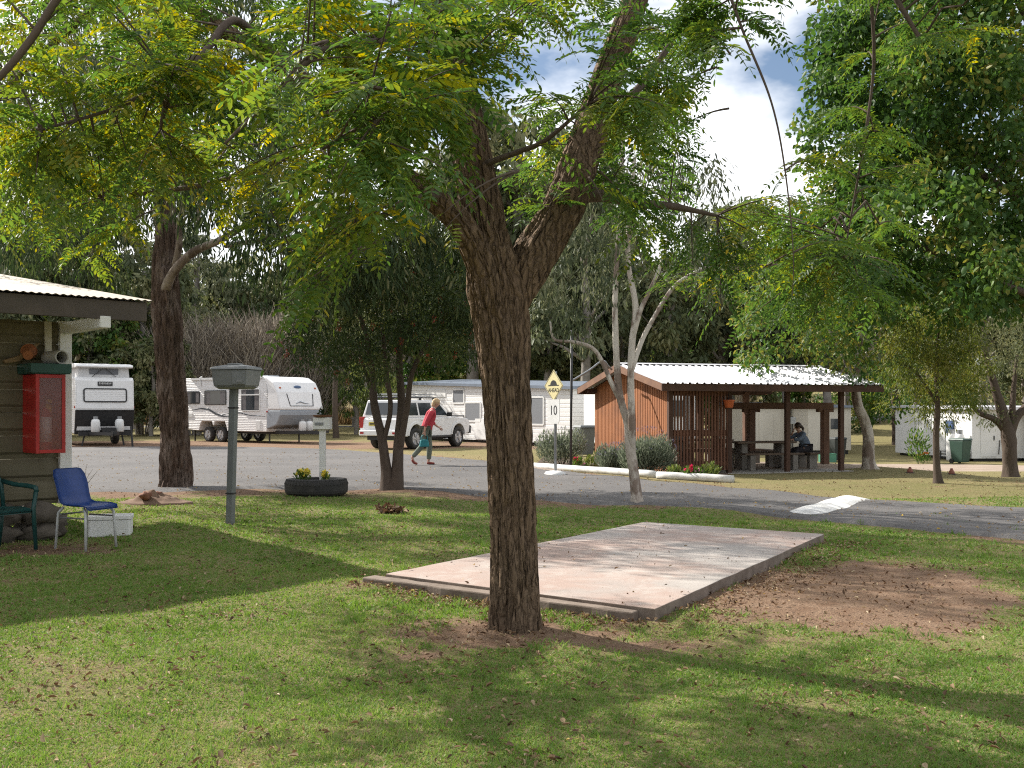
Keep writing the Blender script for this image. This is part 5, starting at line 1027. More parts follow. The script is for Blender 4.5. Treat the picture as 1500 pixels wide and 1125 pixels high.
mr = MB()
def ribroof(mb, p0, u, v, per=.2, hgt=.03):
    p0, u, v = Vector(p0), Vector(u), Vector(v); nn = u.cross(v).normalized(); L = u.length; d = u / L; prof = [(0, 0)]; k = int(L / per)
    for i in range(k): b0 = i * per; prof += [(b0 + per * .55, 0), (b0 + per * .64, hgt), (b0 + per * .86, hgt), (b0 + per * .95, 0)]
    prof.append((L, 0)); vs = []
    for a, h in prof: vs += [p0 + d * a + nn * h, p0 + d * a + v + nn * h]
    n = len(prof); fs = [(2 * i, 2 * i + 2, 2 * i + 3, 2 * i + 1) for i in range(n - 1)]; off = len(vs); vs += [q - nn * .006 for q in vs]; fs += [tuple(off + j for j in q[::-1]) for q in fs]; mb.add(vs, fs)
ribroof(mr, (-.42, -.50, ez), (6.46, 0, 0), (0, 3.0, rz_ - ez)); ribroof(mr, (6.04, 5.5, ez), (-6.46, 0, 0), (0, -3.0, rz_ - ez))
m_zinc = pm('white_zincalume', (.58, .58, .60), (.48, .48, .50), 1.2, .5, .05, metal=.15)
mr.build('roof', m_zinc, sh); MB().add([(-.42, 2.33, rz_ + .01), (6.04, 2.33, rz_ + .01), (6.04, 2.5, rz_ + .05), (-.42, 2.5, rz_ + .05), (-.42, 2.67, rz_ + .01), (6.04, 2.67, rz_ + .01)], [(0, 1, 2, 3), (3, 2, 5, 4)]).build('ridge_cap', m_zinc, sh)
m_roofp = pm('timber_fascia', (.20, .105, .06), (.13, .065, .04), 3, .7, .2)
for y in (-.46, 5.46): MB().bar((-.42, y, ez - .10), (6.03, y, ez - .10), .04, .17).build('eave_fascia', m_dtim, sh)
for x in (-.40, 6.01):
    for y0, y1 in ((-.46, 2.5), (5.46, 2.5)): MB().bar((x, y0, ez - .09), (x, y1, rz_ - .09), .035, .18).build('barge_board', m_roofp, sh)
rf = MB()
for k in range(7):
    x = .05 + k * .9
    for y0 in (-.4, 5.4): rf.bar((x, y0, ez - .07), (x, 2.5, rz_ - .07), .05, .10)
rf.bar((-.3, 0, 2.20), (5.9, 0, 2.20), .07, .12).bar((-.3, 4.9, 2.20), (5.9, 4.9, 2.20), .07, .12); rf.build('rafters', m_dtim, sh)
hp_ = thing('hanging_pot', 'orange pot hung on the post at the end of the slatted wall', 'pot', sl(1.62, -.14, 1.70)); MB().lathe([(.05, 0), (.10, .0), (.14, .17), (.15, .17), (.15, .20), (.13, .20), (.09, .02), (.01, .02)], 16).build('bowl', m_orange, hp_, smooth=False); MB().tube([(.0, .0, .02), (0, .05, .3), (0, .09, .38)], .006, 5).build('hook', m_dsteel, hp_)
m_tab = pm('old_table_timber', (.15, .105, .075), (.10, .07, .05), 4, .75, .3); m_leg = pm('table_concrete', (.26, .235, .21), (.18, .16, .14), 5, .9, .3)
def table(name, label, loc, rz, L=1.9):
    t = thing(name, label, 'table', loc, rz); tp_ = MB()
    for k in range(5): tp_.box((0, -.30 + k * .15, .735), (L, .142, .045))
    tp_.build('table_top', m_tab, t)
    for s in (1, -1):
        for k in range(2): pass
        MB().box((0, s * .62, .435), (L, .26, .045)).build('bench_seat', m_tab, t)
        for x in (-L * .36, L * .36): MB().box((x, s * .62, .205), (.16, .2, .41)).build('leg', m_leg, t, bevel=.01)
    for x in (-L * .34, L * .34): MB().box((x, 0, .355), (.18, .42, .71)).build('leg', m_leg, t, bevel=.01)
    return t
table('picnic_table', 'front picnic table where the person rests both elbows', sl(3.42, 1.35, .02), rzs, 1.8)
table('picnic_table', 'back picnic table nearest the rear rail of the shelter', sl(2.7, 3.6, .02), rzs, 1.9)
st = thing('stool', 'low block bench under the seated person', 'bench', sl(4.84, 1.30, .02), rzs); MB().box((0, 0, .42), (.34, .9, .05)).build('seat', m_tab, st); 
for y in (-.26, .26): MB().box((0, y, .197), (.24, .16, .394)).build('leg', m_leg, st, bevel=.008)
st = thing('bench', 'empty plank bench at the right rear of the shelter', 'bench', sl(4.7, 3.4, .02), rzs); MB().box((0, 0, .43), (.30, 1.3, .05)).build('seat', m_tab, st)
for y in (-.4, .4): MB().box((0, y, .2), (.2, .16, .4)).build('leg', m_leg, st, bevel=.008)
# seated figure: facing along -X of the shelter
m_shirt = pm('blue_grey_shirt', (.16, .20, .27), (.12, .155, .21), 10, .85, .2); m_dk = pm('dark_trousers', (.022, .02, .026), (.03, .028, .032), 9, .85, .2); m_brn = pm('dark_brown_hair', (.035, .02, .013), (.05, .03, .02), 30, .5, .4)
sp = thing('person', 'seated person in blue-grey shirt with ponytail, chin on hand, at picnic table', 'person', sl(4.84, 1.30, .02), rzs + math.pi)
J = {'pel': (V3(0, 0, .545), (.12, .15)), 'wai': (V3(.05, 0, .70), (.105, .13)), 'che': (V3(.14, 0, .87), (.115, .15)), 'ubk': (V3(.20, 0, .97), (.08, .11)), 'nec': (V3(.25, 0, 1.045), .048), 'jaw': (V3(.30, 0, 1.095), (.064, .058)), 'hd': (V3(.305, 0, 1.155), (.09, .078)), 'top': (V3(.28, 0, 1.215), (.065, .06)), 'nos': (V3(.393, 0, 1.135), .014),
     'sR': (V3(.19, -.165, .945), .055), 'eR': (V3(.44, -.20, .80), .042), 'wR': (V3(.42, -.05, .98), .028), 'sL': (V3(.19, .165, .945), .055), 'eL': (V3(.38, .22, .795), .042), 'wL': (V3(.60, .12, .80), .028),
     'hR': (V3(.03, -.09, .53), .09), 'kR': (V3(.42, -.10, .50), .062), 'aR': (V3(.34, -.10, .10), .038), 'hlR': (V3(.31, -.10, .05), .034), 'tR': (V3(.49, -.10, .035), .026), 'hL': (V3(.03, .09, .53), .09), 'kL': (V3(.42, .10, .50), .062), 'aL': (V3(.38, .10, .10), .038), 'hlL': (V3(.35, .10, .05), .034), 'tL': (V3(.53, .10, .035), .026)}
Ed = [('pel', 'wai'), ('wai', 'che'), ('che', 'ubk'), ('ubk', 'nec'), ('nec', 'jaw'), ('jaw', 'hd'), ('hd', 'top'), ('hd', 'nos'), ('ubk', 'sR'), ('sR', 'eR'), ('eR', 'wR'), ('ubk', 'sL'), ('sL', 'eL'), ('eL', 'wL'), ('pel', 'hR'), ('hR', 'kR'), ('kR', 'aR'), ('aR', 'hlR'), ('hlR', 'tR'), ('pel', 'hL'), ('hL', 'kL'), ('kL', 'aL'), ('aL', 'hlL'), ('hlL', 'tL')]
hand(J, Ed, 'wR', 'R', (.42, -.05, .98), (-.2, .25, 1), (-1, .2, 0), 1.2); hand(J, Ed, 'wL', 'L', (.60, .12, .80), (.9, -.3, 0), (0, 0, -1), .3)
skin_obj('body', J, Ed, m_skin, sp)
q, e = sub(['pel', 'wai', 'che', 'ubk', 'sR', 'sL'], .022, [('pel', 'wai'), ('wai', 'che'), ('che', 'ubk'), ('ubk', 'col'), ('ubk', 'sR'), ('sR', 'eR'), ('eR', 'wr'), ('ubk', 'sL'), ('sL', 'eL'), ('eL', 'wl')], {'col': (V3(.238, 0, 1.03), .060), 'eR': (J['eR'][0], .056), 'wr': (V3(.43, -.09, .93), .042), 'eL': (J['eL'][0], .056), 'wl': (V3(.52, .16, .80), .042)})
skin_obj('shirt', q, e, m_shirt, sp)
q, e = sub(['pel'], .016, [('pel', 'hR'), ('hR', 'kR'), ('kR', 'cR'), ('pel', 'hL'), ('hL', 'kL'), ('kL', 'cL')], {'hR': (J['hR'][0], .105), 'hL': (J['hL'][0], .105), 'kR': (J['kR'][0], .082), 'kL': (J['kL'][0], .082), 'cR': (V3(.34, -.10, .12), .06), 'cL': (V3(.38, .10, .12), .06)})
skin_obj('trousers', q, e, m_dk, sp)
for x0, y0 in ((.31, -.10), (.35, .10)): skin_obj('shoe', {'a': (V3(x0 - .02, y0, .045), (.04, .036)), 'b': (V3(x0 + .08, y0, .042), (.043, .038)), 'c': (V3(x0 + .20, y0, .03), (.036, .027))}, [('a', 'b'), ('b', 'c')], m_black, sp)
hm_ = MB(); hm_.ell((.275, 0, 1.185), (.105, .096, .098), 18, 12, jit=.15).ell((.175, 0, 1.16), (.05, .04, .045), 10, 8, jit=.2).tube([(.17, 0, 1.16), (.12, 0, 1.11), (.115, 0, 1.02)], [.035, .04, .012], 10); hm_.build('hair', m_brn, sp, smooth=True)
for s in (1, -1): MB().ell((.295, .079 * s, 1.14), (.016, .009, .026), 8, 6).build('ear', m_skin, sp, smooth=True)
face(sp, V3(.305, 0, 1.14), V3(1, 0, -.05).normalized(), V3(0, 1, 0), V3(.05, 0, 1))

# ------------------------------------------------------------------ garden bed: white log kerb, lavender, flowers
def log(a, b, r=.085, n=12):
    a, b = Vector(a), Vector(b); k = max(2, int((b - a).length / .3)); pts = [a.lerp(b, i / k) for i in range(k + 1)]; mb = MB(); mb.tube([p + Vector((0, 0, mnoise.noise(p * 2) * .012)) for p in pts], [r * (1 + .06 * mnoise.noise(p * 3)) for p in pts], n); return mb
for (p0, p1), lb in ((((775, 686), (960, 700)), 'long white painted log edging the garden bed beside the road sign'), (((963, 701), (1074, 707)), 'shorter white painted log edging the bed before the slatted wall')):
    a, b_ = G(*p0), G(*p1); c = (a + b_) / 2; c.z = 0
    o = one('edging_log', lb, 'log', log(a - c + Vector((0, 0, .07)), b_ - c + Vector((0, 0, .07))), m_wpaint, c, smooth=True)
bd = [G(775, 686), G(960, 700), G(1074, 707), G(1066, 695), G(960, 690), G(800, 668)]
sb_ = MB(); n = 14; A_ = [Vector(bd[0]).lerp(bd[1], i / 7) for i in range(8)] + [Vector(bd[1]).lerp(bd[2], i / 7) for i in range(1, 8)]; B_ = [Vector(bd[5]).lerp(bd[4], i / 7) for i in range(8)] + [Vector(bd[4]).lerp(bd[3], i / 7) for i in range(1, 8)]
vs = []; 
for a, b_ in zip(A_, B_):
    for j in range(5): p = a.lerp(b_, j / 4); p.z = tz(p.x, p.y) + .03 + .03 * mnoise.noise(p * 3); vs.append(p)
sb_.add(vs, [(i * 5 + j, (i + 1) * 5 + j, (i + 1) * 5 + j + 1, i * 5 + j + 1) for i in range(len(A_) - 1) for j in range(4)])
tag(sb_.build('garden_soil', pm('bed_soil', (.12, .075, .05), (.07, .05, .035), 4, .95, .8), smooth=True), 'dark soil of the garden bed', 'soil', kind='structure')
lf_lav = leafmat('lavender_leaves', [(0, (.10, .13, .085)), (.6, (.21, .245, .175)), (1, (.33, .35, .27))], .25, .7, .2); m_purp = leafmat('lavender_flowers', [(0, (.17, .15, .24)), (1, (.27, .24, .34))], .2, .7)
def lavender(label, px, py, wpx, hpx, nb=4200):
    g = G(px, py); s = g.y / F; r = wpx * s / 2; h = hpx * s; t = thing('lavender_bush', label, 'bush', g)
    p = np.concatenate([ellpts((r * .62 * math.cos(2.4 * j) * (j > 2), r * .62 * math.sin(2.4 * j) * (j > 2), h * random.uniform(.25, .62)), (r * random.uniform(.34, .5), r * .4, h * random.uniform(.26, .42)), nb // 13, .4) for j in range(13)]); p = p[p[:, 2] > .02]; k = len(p); d = p - np.array([0, 0, -.1]); d = d / np.linalg.norm(d, axis=1, keepdims=True) + rdir(k) * .35; d[:, 2] += .5
    leafmesh('foliage', p, d, rdir(k), .11 * (.6 + .7 * RNG.random(k)), .02, np.clip(.45 + .25 * RNG.normal(size=k), 0, 1), lf_lav, t)
    k = 170; a = RNG.random(k) * 6.283; el = RNG.random(k) ** .6 * 1.4; q = np.stack([np.cos(a) * np.sin(el) * r, np.sin(a) * np.sin(el) * r, h * .42 + np.cos(el) * h * .56], 1); d = q - np.array([0, 0, h * .1]); d /= np.linalg.norm(d, axis=1, keepdims=True)
    leafmesh('flower_spikes', q + d * .04, d + rdir(k) * .2, rdir(k), .06, .012, RNG.random(k), m_purp, t)['kind'] = 'stuff'; mb = MB()
    for j in range(7): a = j * .9; mb.tube([(0, 0, -.05), (r * .6 * math.cos(a), r * .6 * math.sin(a), h * .6)], [.015, .005], 5)
    mb.build('stems', bk_dark, t)
lavender('dark shaded lavender bush beside the sign pole', 823, 682, 74, 54, 5000)
lavender('small lavender bush left of the paperbark trunk', 900, 693, 52, 42)
lavender('largest lavender bush against the timber gable wall', 948, 697, 82, 70, 7000)
m_fred = leafmat('red_petals', [(0, (.42, .02, .03)), (1, (.55, .08, .12))], .3); m_fpk = leafmat('pink_petals', [(0, (.62, .22, .32)), (1, (.7, .4, .48))], .3)
for px, py, r, h, pet, lb in ((866, 689, .22, .45, None, 'bright green leafy plant at the gable corner'), (846, 688, .16, .4, m_fred, 'red flowering plant in the bed behind the sign'), (856, 691, .12, .22, m_fpk, 'low pink flowering plant near the white log'), (880, 686, .25, .55, None, 'light green leafy shrub at the foot of the gable wall'), (1012, 703, .18, .3, m_fred, 'red flowers before the slatted wall'), (1040, 704, .22, .42, None, 'spiky green plant before the slatted wall end'), (988, 701, .15, .32, None, 'small green plant between lavender and slatted wall'), (1026, 704, .12, .25, m_fpk, 'small pink flowers before the slatted wall')):
    bedding('flower_plant' if pet else 'plant', lb, 'flower' if pet else 'plant', G(px, py), r, h, lf_lime if not pet else m_pl, pet, 170, 60, .09, 1)
# ------------------------------------------------------------------ four-wheel drive
rv = R(61); cx = Vector((-3.62, 39.3, 0)); cx.z = tz(cx.x, cx.y)
car = thing('car', 'white four wheel drive wagon with roof rack parked beyond the road', 'car', cx, rv)
def arch(c, r, z0, a0=180, a1=0, n=10): return [(c + r * math.cos(R(a0 + (a1 - a0) * i / n)), z0 + r * math.sin(R(a0 + (a1 - a0) * i / n))) for i in range(n + 1)]
prof = [(-2.38, .52)] + [(-1.93, .46)] + arch(-1.42, .47, .46) + [(.98, .46)] + arch(1.5, .47, .46) + [(2.02, .5), (2.32, .55), (2.36, .8), (2.33, 1.02), (2.2, 1.1), (1.05, 1.2), (.98, 1.16), (-2.3, 1.16), (-2.38, 1.1), (-2.42, .8)]
MB().prism(prof[::-1], -.90, .90).build('body', m_vanw, car, bevel=.035, seg=3)
gl = [(-2.30, 1.16), (1.02, 1.18), (.30, 1.80), (-2.16, 1.80)]; y0_, y1_ = .885, .74; mb = MB()
def gy(z): return y0_ + (y1_ - y0_) * (z - 1.16) / .64
vs = [(x, -gy(z), z) for x, z in gl] + [(x, gy(z), z) for x, z in gl]; mb.add(vs, [(0, 1, 2, 3), (7, 6, 5, 4), (1, 0, 4, 5), (2, 1, 5, 6), (3, 2, 6, 7), (0, 3, 7, 4)]).build('cabin', m_vanw, car, bevel=.04, seg=3)
def swin(pts, s, name='side_window', off=.008):
    vs = [(x, s * (gy(z) + off), z) for x, z in pts] + [(x, s * (gy(z) - .01), z) for x, z in pts]; n = len(pts)
    fs = [tuple(range(n)), tuple(range(2 * n - 1, n - 1, -1))] + [((i + 1) % n, i, n + i, n + (i + 1) % n) for i in range(n)]; o = MB().add(vs, fs if s < 0 else [f[::-1] for f in fs]).build(name, m_glass, car); return o
for s in (-1, 1):
    swin([(-2.05, 1.24), (-1.22, 1.24), (-1.22, 1.70), (-1.98, 1.70)], s); swin([(-1.12, 1.24), (-.28, 1.24), (-.28, 1.70), (-1.12, 1.70)], s); swin([(-.18, 1.24), (.78, 1.24), (.28, 1.70), (-.18, 1.70)], s)
    MB().box((.72, s * 1.0, 1.27), (.10, .20, .17)).build('mirror', m_black, car, bevel=.02)
    for x in (-1.0, -.02): MB().box((x, s * .912, 1.08), (.2, .03, .035)).build('handle', m_vanw, car)
    MB().box((-2.36, s * .83, .98), (.14, .16, .40)).build('taillight', m_redglass, car, bevel=.015)
    MB().box((2.28, s * .68, .93), (.12, .36, .2)).build('headlight', m_alloy, car, bevel=.02)
    for x in (-1.42, 1.5): 
        fl_ = MB(); a = arch(x, .54, .46, 175, 5); b_ = arch(x, .46, .46, 175, 5); n = len(a); vs = [(p, s * .90, z) for p, z in a] + [(p, s * .90, z) for p, z in b_] + [(p, s * .935, z) for p, z in a] + [(p, s * .935, z) for p, z in b_]
        fs = []
        for i in range(n - 1): fs += [(2 * n + i, 2 * n + i + 1, 3 * n + i + 1, 3 * n + i), (i, i + 1, 2 * n + i + 1, 2 * n + i), (n + i + 1, n + i, 3 * n + i, 3 * n + i + 1)]
        fl_.add(vs, fs).build('wheel_flare', m_vanw, car)
    MB().box((0, s * .90, .44), (1.9, .12, .06)).build('side_step', m_black, car)
MB().add([(.36, -.70, 1.745), (.36, .70, 1.745), (.95, .80, 1.235), (.95, -.80, 1.235)], [(0, 1, 2, 3)]).build('windscreen', m_glass, car).location = (.02, 0, .02)
MB().add([(-2.305, -.72, 1.26), (-2.305, .72, 1.26), (-2.20, .66, 1.70), (-2.20, -.66, 1.70)], [(0, 3, 2, 1)]).build('rear_window', m_glass, car).location = (-.02, 0, 0)
MB().box((-2.44, 0, .60), (.18, 1.72, .2)).build('rear_bumper', m_vanw, car, bevel=.03)
for s in (-1, 1): MB().box((-2.535, s * .72, .60), (.012, .16, .07)).build('reflector', m_redglass, car)
pl_ = MB().box((-2.425, .28, .93), (.02, .40, .13)).build('number_plate', pm('yellow_plate', (.55, .45, .05), (.5, .4, .04)), car); MB().box((-2.437, .28, .93), (.004, .3, .05)).build('characters', m_black, pl_)
MB().tube([(-2.43, -.02, 1.14), (-2.43, .25, 1.2), (-2.43, .5, 1.12)], .025, 8).build('door_trim', m_vanw, car)
bb2 = MB(); bb2.tube([(2.38, -.85, .55), (2.48, -.85, .78), (2.48, -.6, .84), (2.48, .6, .84), (2.48, .85, .78), (2.38, .85, .55)], .045, 8).tube([(2.46, -.62, .8), (2.44, -.58, 1.2), (2.44, .58, 1.2), (2.46, .62, .8)], .03, 8).box((2.42, 0, .62), (.16, 1.75, .2)); bb2.build('bull_bar', m_black, car)
rk = MB(); 
for x in (-1.7, -.8, .1): rk.box((x, 0, 1.90), (.07, 1.5, .035)).box((x, -.66, 1.84), (.08, .07, .1)).box((x, .66, 1.84), (.08, .07, .1))
rk.build('roof_rack', m_black, car); rt_ = MB(); 
for y in (-.5, -.25, 0, .25, .5): rt_.tube([(-1.9, y, 1.945), (.25, y, 1.945)], .016, 6)
rt_.tube([(-1.9, -.62, 2.02), (.3, -.62, 2.02), (.3, .62, 2.02), (-1.9, .62, 2.02), (-1.9, -.62, 2.02)], .016, 6); rt_.build('rack_basket', m_steel, car)
for x in (-1.42, 1.5):
    for s in (-1, 1): wheel(car, (x, s * .78, .39), .39, .27)
MB().box((-.2, 0, .42), (4.2, 1.3, .16)).build('chassis', m_black, car)

# ------------------------------------------------------------------ long caravan
rc = math.atan2(-.63, .777); cv = thing('caravan', 'long white twin-axle caravan with sloping nose and dark wave stripe', 'caravan', (-11.71, 46.24, tz(-11.71, 46.24)), rc)
hw = 1.17; body = [(-3.7, .55)] + [(-2.35, .5)] + [(-2.28, .72), (-2.15, .92), (-1.38, .92), (-1.28, .74), (-1.22, .74), (-1.15, .92), (-.4, .92), (-.28, .72), (-.22, .5)] + [(2.55, .5), (2.62, .7), (2.7, 2.2), (2.55, 2.83), (2.2, 2.88), (-3.4, 2.88), (-3.7, 2.75)]
MB().prism(body[::-1], -hw, hw).build('body', m_clad, cv, bevel=.03)
nose = [(2.5, 1.43), (3.49, 1.43), (3.48, 1.55), (3.30, 2.2), (3.02, 2.62), (2.5, 2.87)]
MB().prism(nose[::-1], -hw + .0, hw - .0).build('nose_cap', m_vanw, cv, bevel=.07, seg=4)
m_gpan = pm('grey_panel', (.30, .33, .36), (.25, .27, .30), 4, .5, .08)
MB().prism([(2.5, .62), (2.6, .62), (3.2, .78), (3.5, 1.22), (3.50, 1.425), (2.5, 1.425)][::-1], -hw, hw).build('stone_shield', m_gpan, cv, bevel=.05, seg=3)
# the raised hatch outline, badge and wave on the nose (the nose leans: frame built on its face)
d_ = Vector((3.30 - 3.48, 0, 2.2 - 1.55)).normalized(); nrm = Vector((d_.z, 0, -d_.x)); o0 = Vector((3.48, 0, 1.55))
def nz_pt(y, t, k=.012): return o0 + d_ * t + nrm * k + Vector((0, y, 0))
hf = MB()
for a, b_ in (((-.62, .06), (.62, .06)), ((.62, .06), (.70, .60)), ((-.62, .06), (-.70, .60))): hf.bar(nz_pt(*a), nz_pt(*b_), .03, .02)
hf.build('hatch_frame', m_dsteel, cv); MB().tube([nz_pt(-.3, .16), nz_pt(-.05, .24), (nz_pt(.2, .17)), nz_pt(.42, .15)], [.012, .03, .02, .008], 6).build('wave_emblem', m_gpan, cv)
MB().ell(tuple(Vector((3.17, 0, 2.42)) + nrm * .0), (.05, .2, .07), 12, 8).build('badge', pm('blue_badge', (.10, .16, .28), (.08, .12, .22)), cv)
for y in (-.95, .95): MB().ell((3.2, y, 2.38), (.04, .05, .04), 8, 6).build('marker_light', m_orange, cv)
def vwin(par, name, x0, x1, z0, z1, s=-1, hw_=None, bar=None):
    M = T((x0 + x1) / 2, s * ((hw_ or hw) + .004), (z0 + z1) / 2) @ (RZ(0) if s < 0 else RZ(math.pi)); w_, h_ = x1 - x0, z1 - z0
    o = panel(par, name, w_, h_, M, m_glass, .04, .02, True, m_white if bar else m_dsteel, .035)
    if bar: MB().box((0, -.03, bar), (w_, .03, .05), M=M).build('bar', m_white, o)
    cu = MB(); 
    for k in range(2):
        cxk = (-1 if k == 0 else 1) * w_ * .36; vs = []
        for i in range(9): xx = cxk - w_ * .12 + i * w_ * .03; yy = -.0215 - .0 * i; vs += [(xx, -.0212 - .0006 * (i % 2), -h_ / 2 + .03), (xx, -.0212 - .0006 * (i % 2), h_ / 2 - .03)]
        cu.add(vs, [(2 * i, 2 * i + 2, 2 * i + 3, 2 * i + 1) for i in range(8)], M=M)
    cu.build('curtain', m_curt, o); return o
m_curt = pm('curtain_cloth', (.16, .15, .15), (.11, .105, .11), 8, .9, .1)
vwin(cv, 'window', -1.85, -.30, 1.70, 2.28); vwin(cv, 'window', .85, 2.1, 1.42, 2.32, bar=.22); vwin(cv, 'window', -1.6, .2, 1.7, 2.3, 1); vwin(cv, 'window', -3.3, -2.3, 1.75, 2.25)
st_ = MB()
def stripe(pts, s=-1, off=.006, th=.05):
    vs = []
    for x, z, t in pts: vs += [(x, s * (hw + off), z - t / 2), (x, s * (hw + off), z + t / 2)]
    st_.add(vs, [((2 * i, 2 * i + 1, 2 * i + 3, 2 * i + 2) if s > 0 else (2 * i, 2 * i + 2, 2 * i + 3, 2 * i + 1)) for i in range(len(pts) - 1)])
for s in (-1, 1):
    stripe([(-2.9, 1.42, .02), (-2.2, 1.50, .05), (-1.6, 1.46, .09), (-1.1, 1.28, .10), (-.6, 1.16, .07), (-.1, 1.14, .03)], s); stripe([(-.6, 1.2, .03), (.2, 1.32, .05), (.8, 1.30, .05), (1.4, 1.2, .035), (2.5, 1.16, .015)], s)
st_.build('wave_stripe', pm('charcoal_decal', (.05, .06, .07), (.08, .09, .10)), cv)
for x, z, w_, h_ in ((-3.0, 1.95, .42, .16), (-3.1, 1.2, .5, .18), (2.0, .78, .3, .42)): MB().box((x, -hw - .008, z), (w_, .016, h_)).build('vent_cover', m_white, cv, bevel=.004)
MB().box((2.62, -hw - .012, 1.36), (.09, .02, .05)).build('side_marker', m_redglass, cv)
MB().box((1.35, -.2, 2.91), (.9, .6, .07)).build('roof_hatch', m_gpan, cv, bevel=.02); MB().box((-1.4, .1, 2.91), (.6, .6, .09)).build('roof_hatch', m_white, cv, bevel=.02)
ar_ = MB(); ar_.tube([(-2.2, -hw + .05, 2.94), (-2.2, -hw - .05, 2.9), (-2.15, -hw - .04, 2.55)], .03, 6).box((-.3, -hw - .02, 2.84), (5.2, .09, .09)); ar_.build('awning_roll', m_white, cv)
for x in (-1.75, -.78):
    for s in (-1, 1): wheel(cv, (x, s * (hw - .16), .34), .34, .24)
db = MB(); db.bar((2.6, -.7, .48), (4.9, 0, .48), .06, .12).bar((2.6, .7, .48), (4.9, 0, .48), .06, .12).bar((-3.5, -.6, .46), (2.7, -.6, .46), .08, .14).bar((-3.5, .6, .46), (2.7, .6, .46), .08, .14).box((5.0, 0, .52), (.3, .12, .1)); db.build('drawbar', m_black, cv)
MB().tube([(4.55, .12, .05), (4.55, .12, .85)], .03, 8).lathe([(.09, 0), (.09, .05), (.02, .06)], 12, (4.55, .12, 0)).build('jockey_stand', m_steel, cv)
def gasbottle(par, x, y, z, r=.16, h=.5):
    o = MB().lathe([(r * .8, 0), (r, .03), (r, h * .62), (r * .85, h * .78), (r * .35, h * .86), (.03, h * .9), (.03, h)], 18, (x, y, z)).build('gas_bottle', m_white, par, smooth=True)
    MB().lathe([(r * .55, h * .84), (r * .55, h * 1.0), (r * .52, h * 1.0), (r * .52, h * .84)], 14, (x, y, z)).build('collar', m_steel, o)
gasbottle(cv, 3.72, -.17, .54); gasbottle(cv, 3.72, .2, .54)
for x in (-3.2, 2.3):
    for s in (-.8, .8): MB().bar((x, s, 0), (x, s, .5), .05, .05).build('stabiliser_leg', m_dsteel, cv)

# ------------------------------------------------------------------ pop-top caravan
rp = math.atan2(-.83, .55); pc = thing('caravan', 'white pop-top caravan with black lower front and two white gas bottles', 'caravan', (-17.4, 42.7, tz(-17.4, 42.7)), rp); hw2 = 1.11
MB().prism([(-2.2, .55), (-1.0, .5), (-.95, .8), (-.15, .8), (-.1, .5), (1.95, .5), (2.16, 1.35), (2.2, 1.5), (2.12, 2.62), (2.0, 2.74), (-2.1, 2.74), (-2.2, 2.6)][::-1], -hw2, hw2).build('body', m_clad, pc, bevel=.04, seg=3)
MB().prism([(2.0, .62), (2.18, 1.36), (2.225, 1.5), (2.145, 2.62), (2.02, 2.72), (1.9, 2.72), (1.9, .62)][::-1], -hw2 + .06, hw2 - .06).build('front_panel', m_vanw, pc, bevel=.02)
MB().prism([(1.95, .46), (2.20, 1.36), (2.235, 1.44), (2.1, 1.44), (1.9, .46)][::-1], -hw2 - .004, hw2 + .004).build('lower_front', m_black, pc, bevel=.02)
vs, fs = frus((3.9, 1.95), (3.8, 1.9), 2.74, 3.12); MB().add(vs, fs).build('canvas_skirt', pm('white_canvas', (.58, .58, .58), (.46, .46, .47), 3, .85, .1), pc)
MB().prism([(-2.15, 3.12), (2.1, 3.12), (2.16, 3.16), (2.1, 3.24), (1.7, 3.29), (-1.8, 3.29), (-2.15, 3.22)][::-1], -hw2 + .03, hw2 - .03).build('pop_top_roof', m_vanw, pc, bevel=.02)
MB().box((1.93, .0, 2.93), (.012, 1.1, .30)).build('mesh_window', pm('grey_mesh', (.16, .165, .18), (.11, .115, .13), 30, .8, .1), pc)
for s in (-1, 1): MB().tube([(1.98, s * .45, 2.76), (2.0, s * .05, 3.1)], .012, 5).build('strut', m_dsteel, pc)
# hatch on the leaning front
d2 = Vector((2.145 - 2.225, 0, 2.62 - 1.5)).normalized(); n2_ = Vector((d2.z, 0, -d2.x)); M2 = Matrix(((0, -n2_.x, d2.x, 2.225 + d2.x * .55 + .004), (-1, 0, 0, 0), (0, -n2_.z, d2.z, 1.5 + d2.z * .55), (0, 0, 0, 1)))
M2 = T(2.225 + d2.x * .52 + .003, 0, 1.5 + d2.z * .52) @ Matrix(((0, -n2_.x, d2.x, 0), (1, 0, 0, 0), (0, -n2_.z, d2.z, 0), (0, 0, 0, 1)))
panel(pc, 'front_hatch', 1.55, .46, M2, m_clad, .05, .02, True, m_black, .05)
M3 = T(2.225 + d2.x * .98 + .006, 0, 1.5 + d2.z * .98) @ Matrix(((0, -n2_.x, d2.x, 0), (1, 0, 0, 0), (0, -n2_.z, d2.z, 0), (0, 0, 0, 1)))
sgn = panel(pc, 'name_plate', .56, .17, M3, m_black, .01, .015)
lettering('EVERNEW', .105, m_white, sgn, M3 @ T(0, -.018, .01) @ RX(R(90)), ext=.001)
MB().box((2.13, -1.0, 2.12), (.02, .1, .1)).build('sticker', pm('yellow_sticker', (.55, .45, .05), (.5, .4, .05)), pc)
for s in (-1, 1): MB().box((2.05, s * (hw2 + .0), 1.55), (.1, .05, .09)).build('side_marker', m_redglass, pc)
db = MB(); db.bar((1.9, -.75, .52), (3.6, 0, .5), .06, .12).bar((1.9, .75, .52), (3.6, 0, .5), .06, .12).bar((2.15, -1.0, .5), (2.15, 1.0, .5), .1, .16).box((3.7, 0, .55), (.3, .14, .12)).box((2.5, .05, .62), (.3, .5, .24)); db.build('drawbar', m_black, pc)
gasbottle(pc, 2.45, -.42, .56, .17, .62); gasbottle(pc, 2.45, .48, .56, .17, .62)
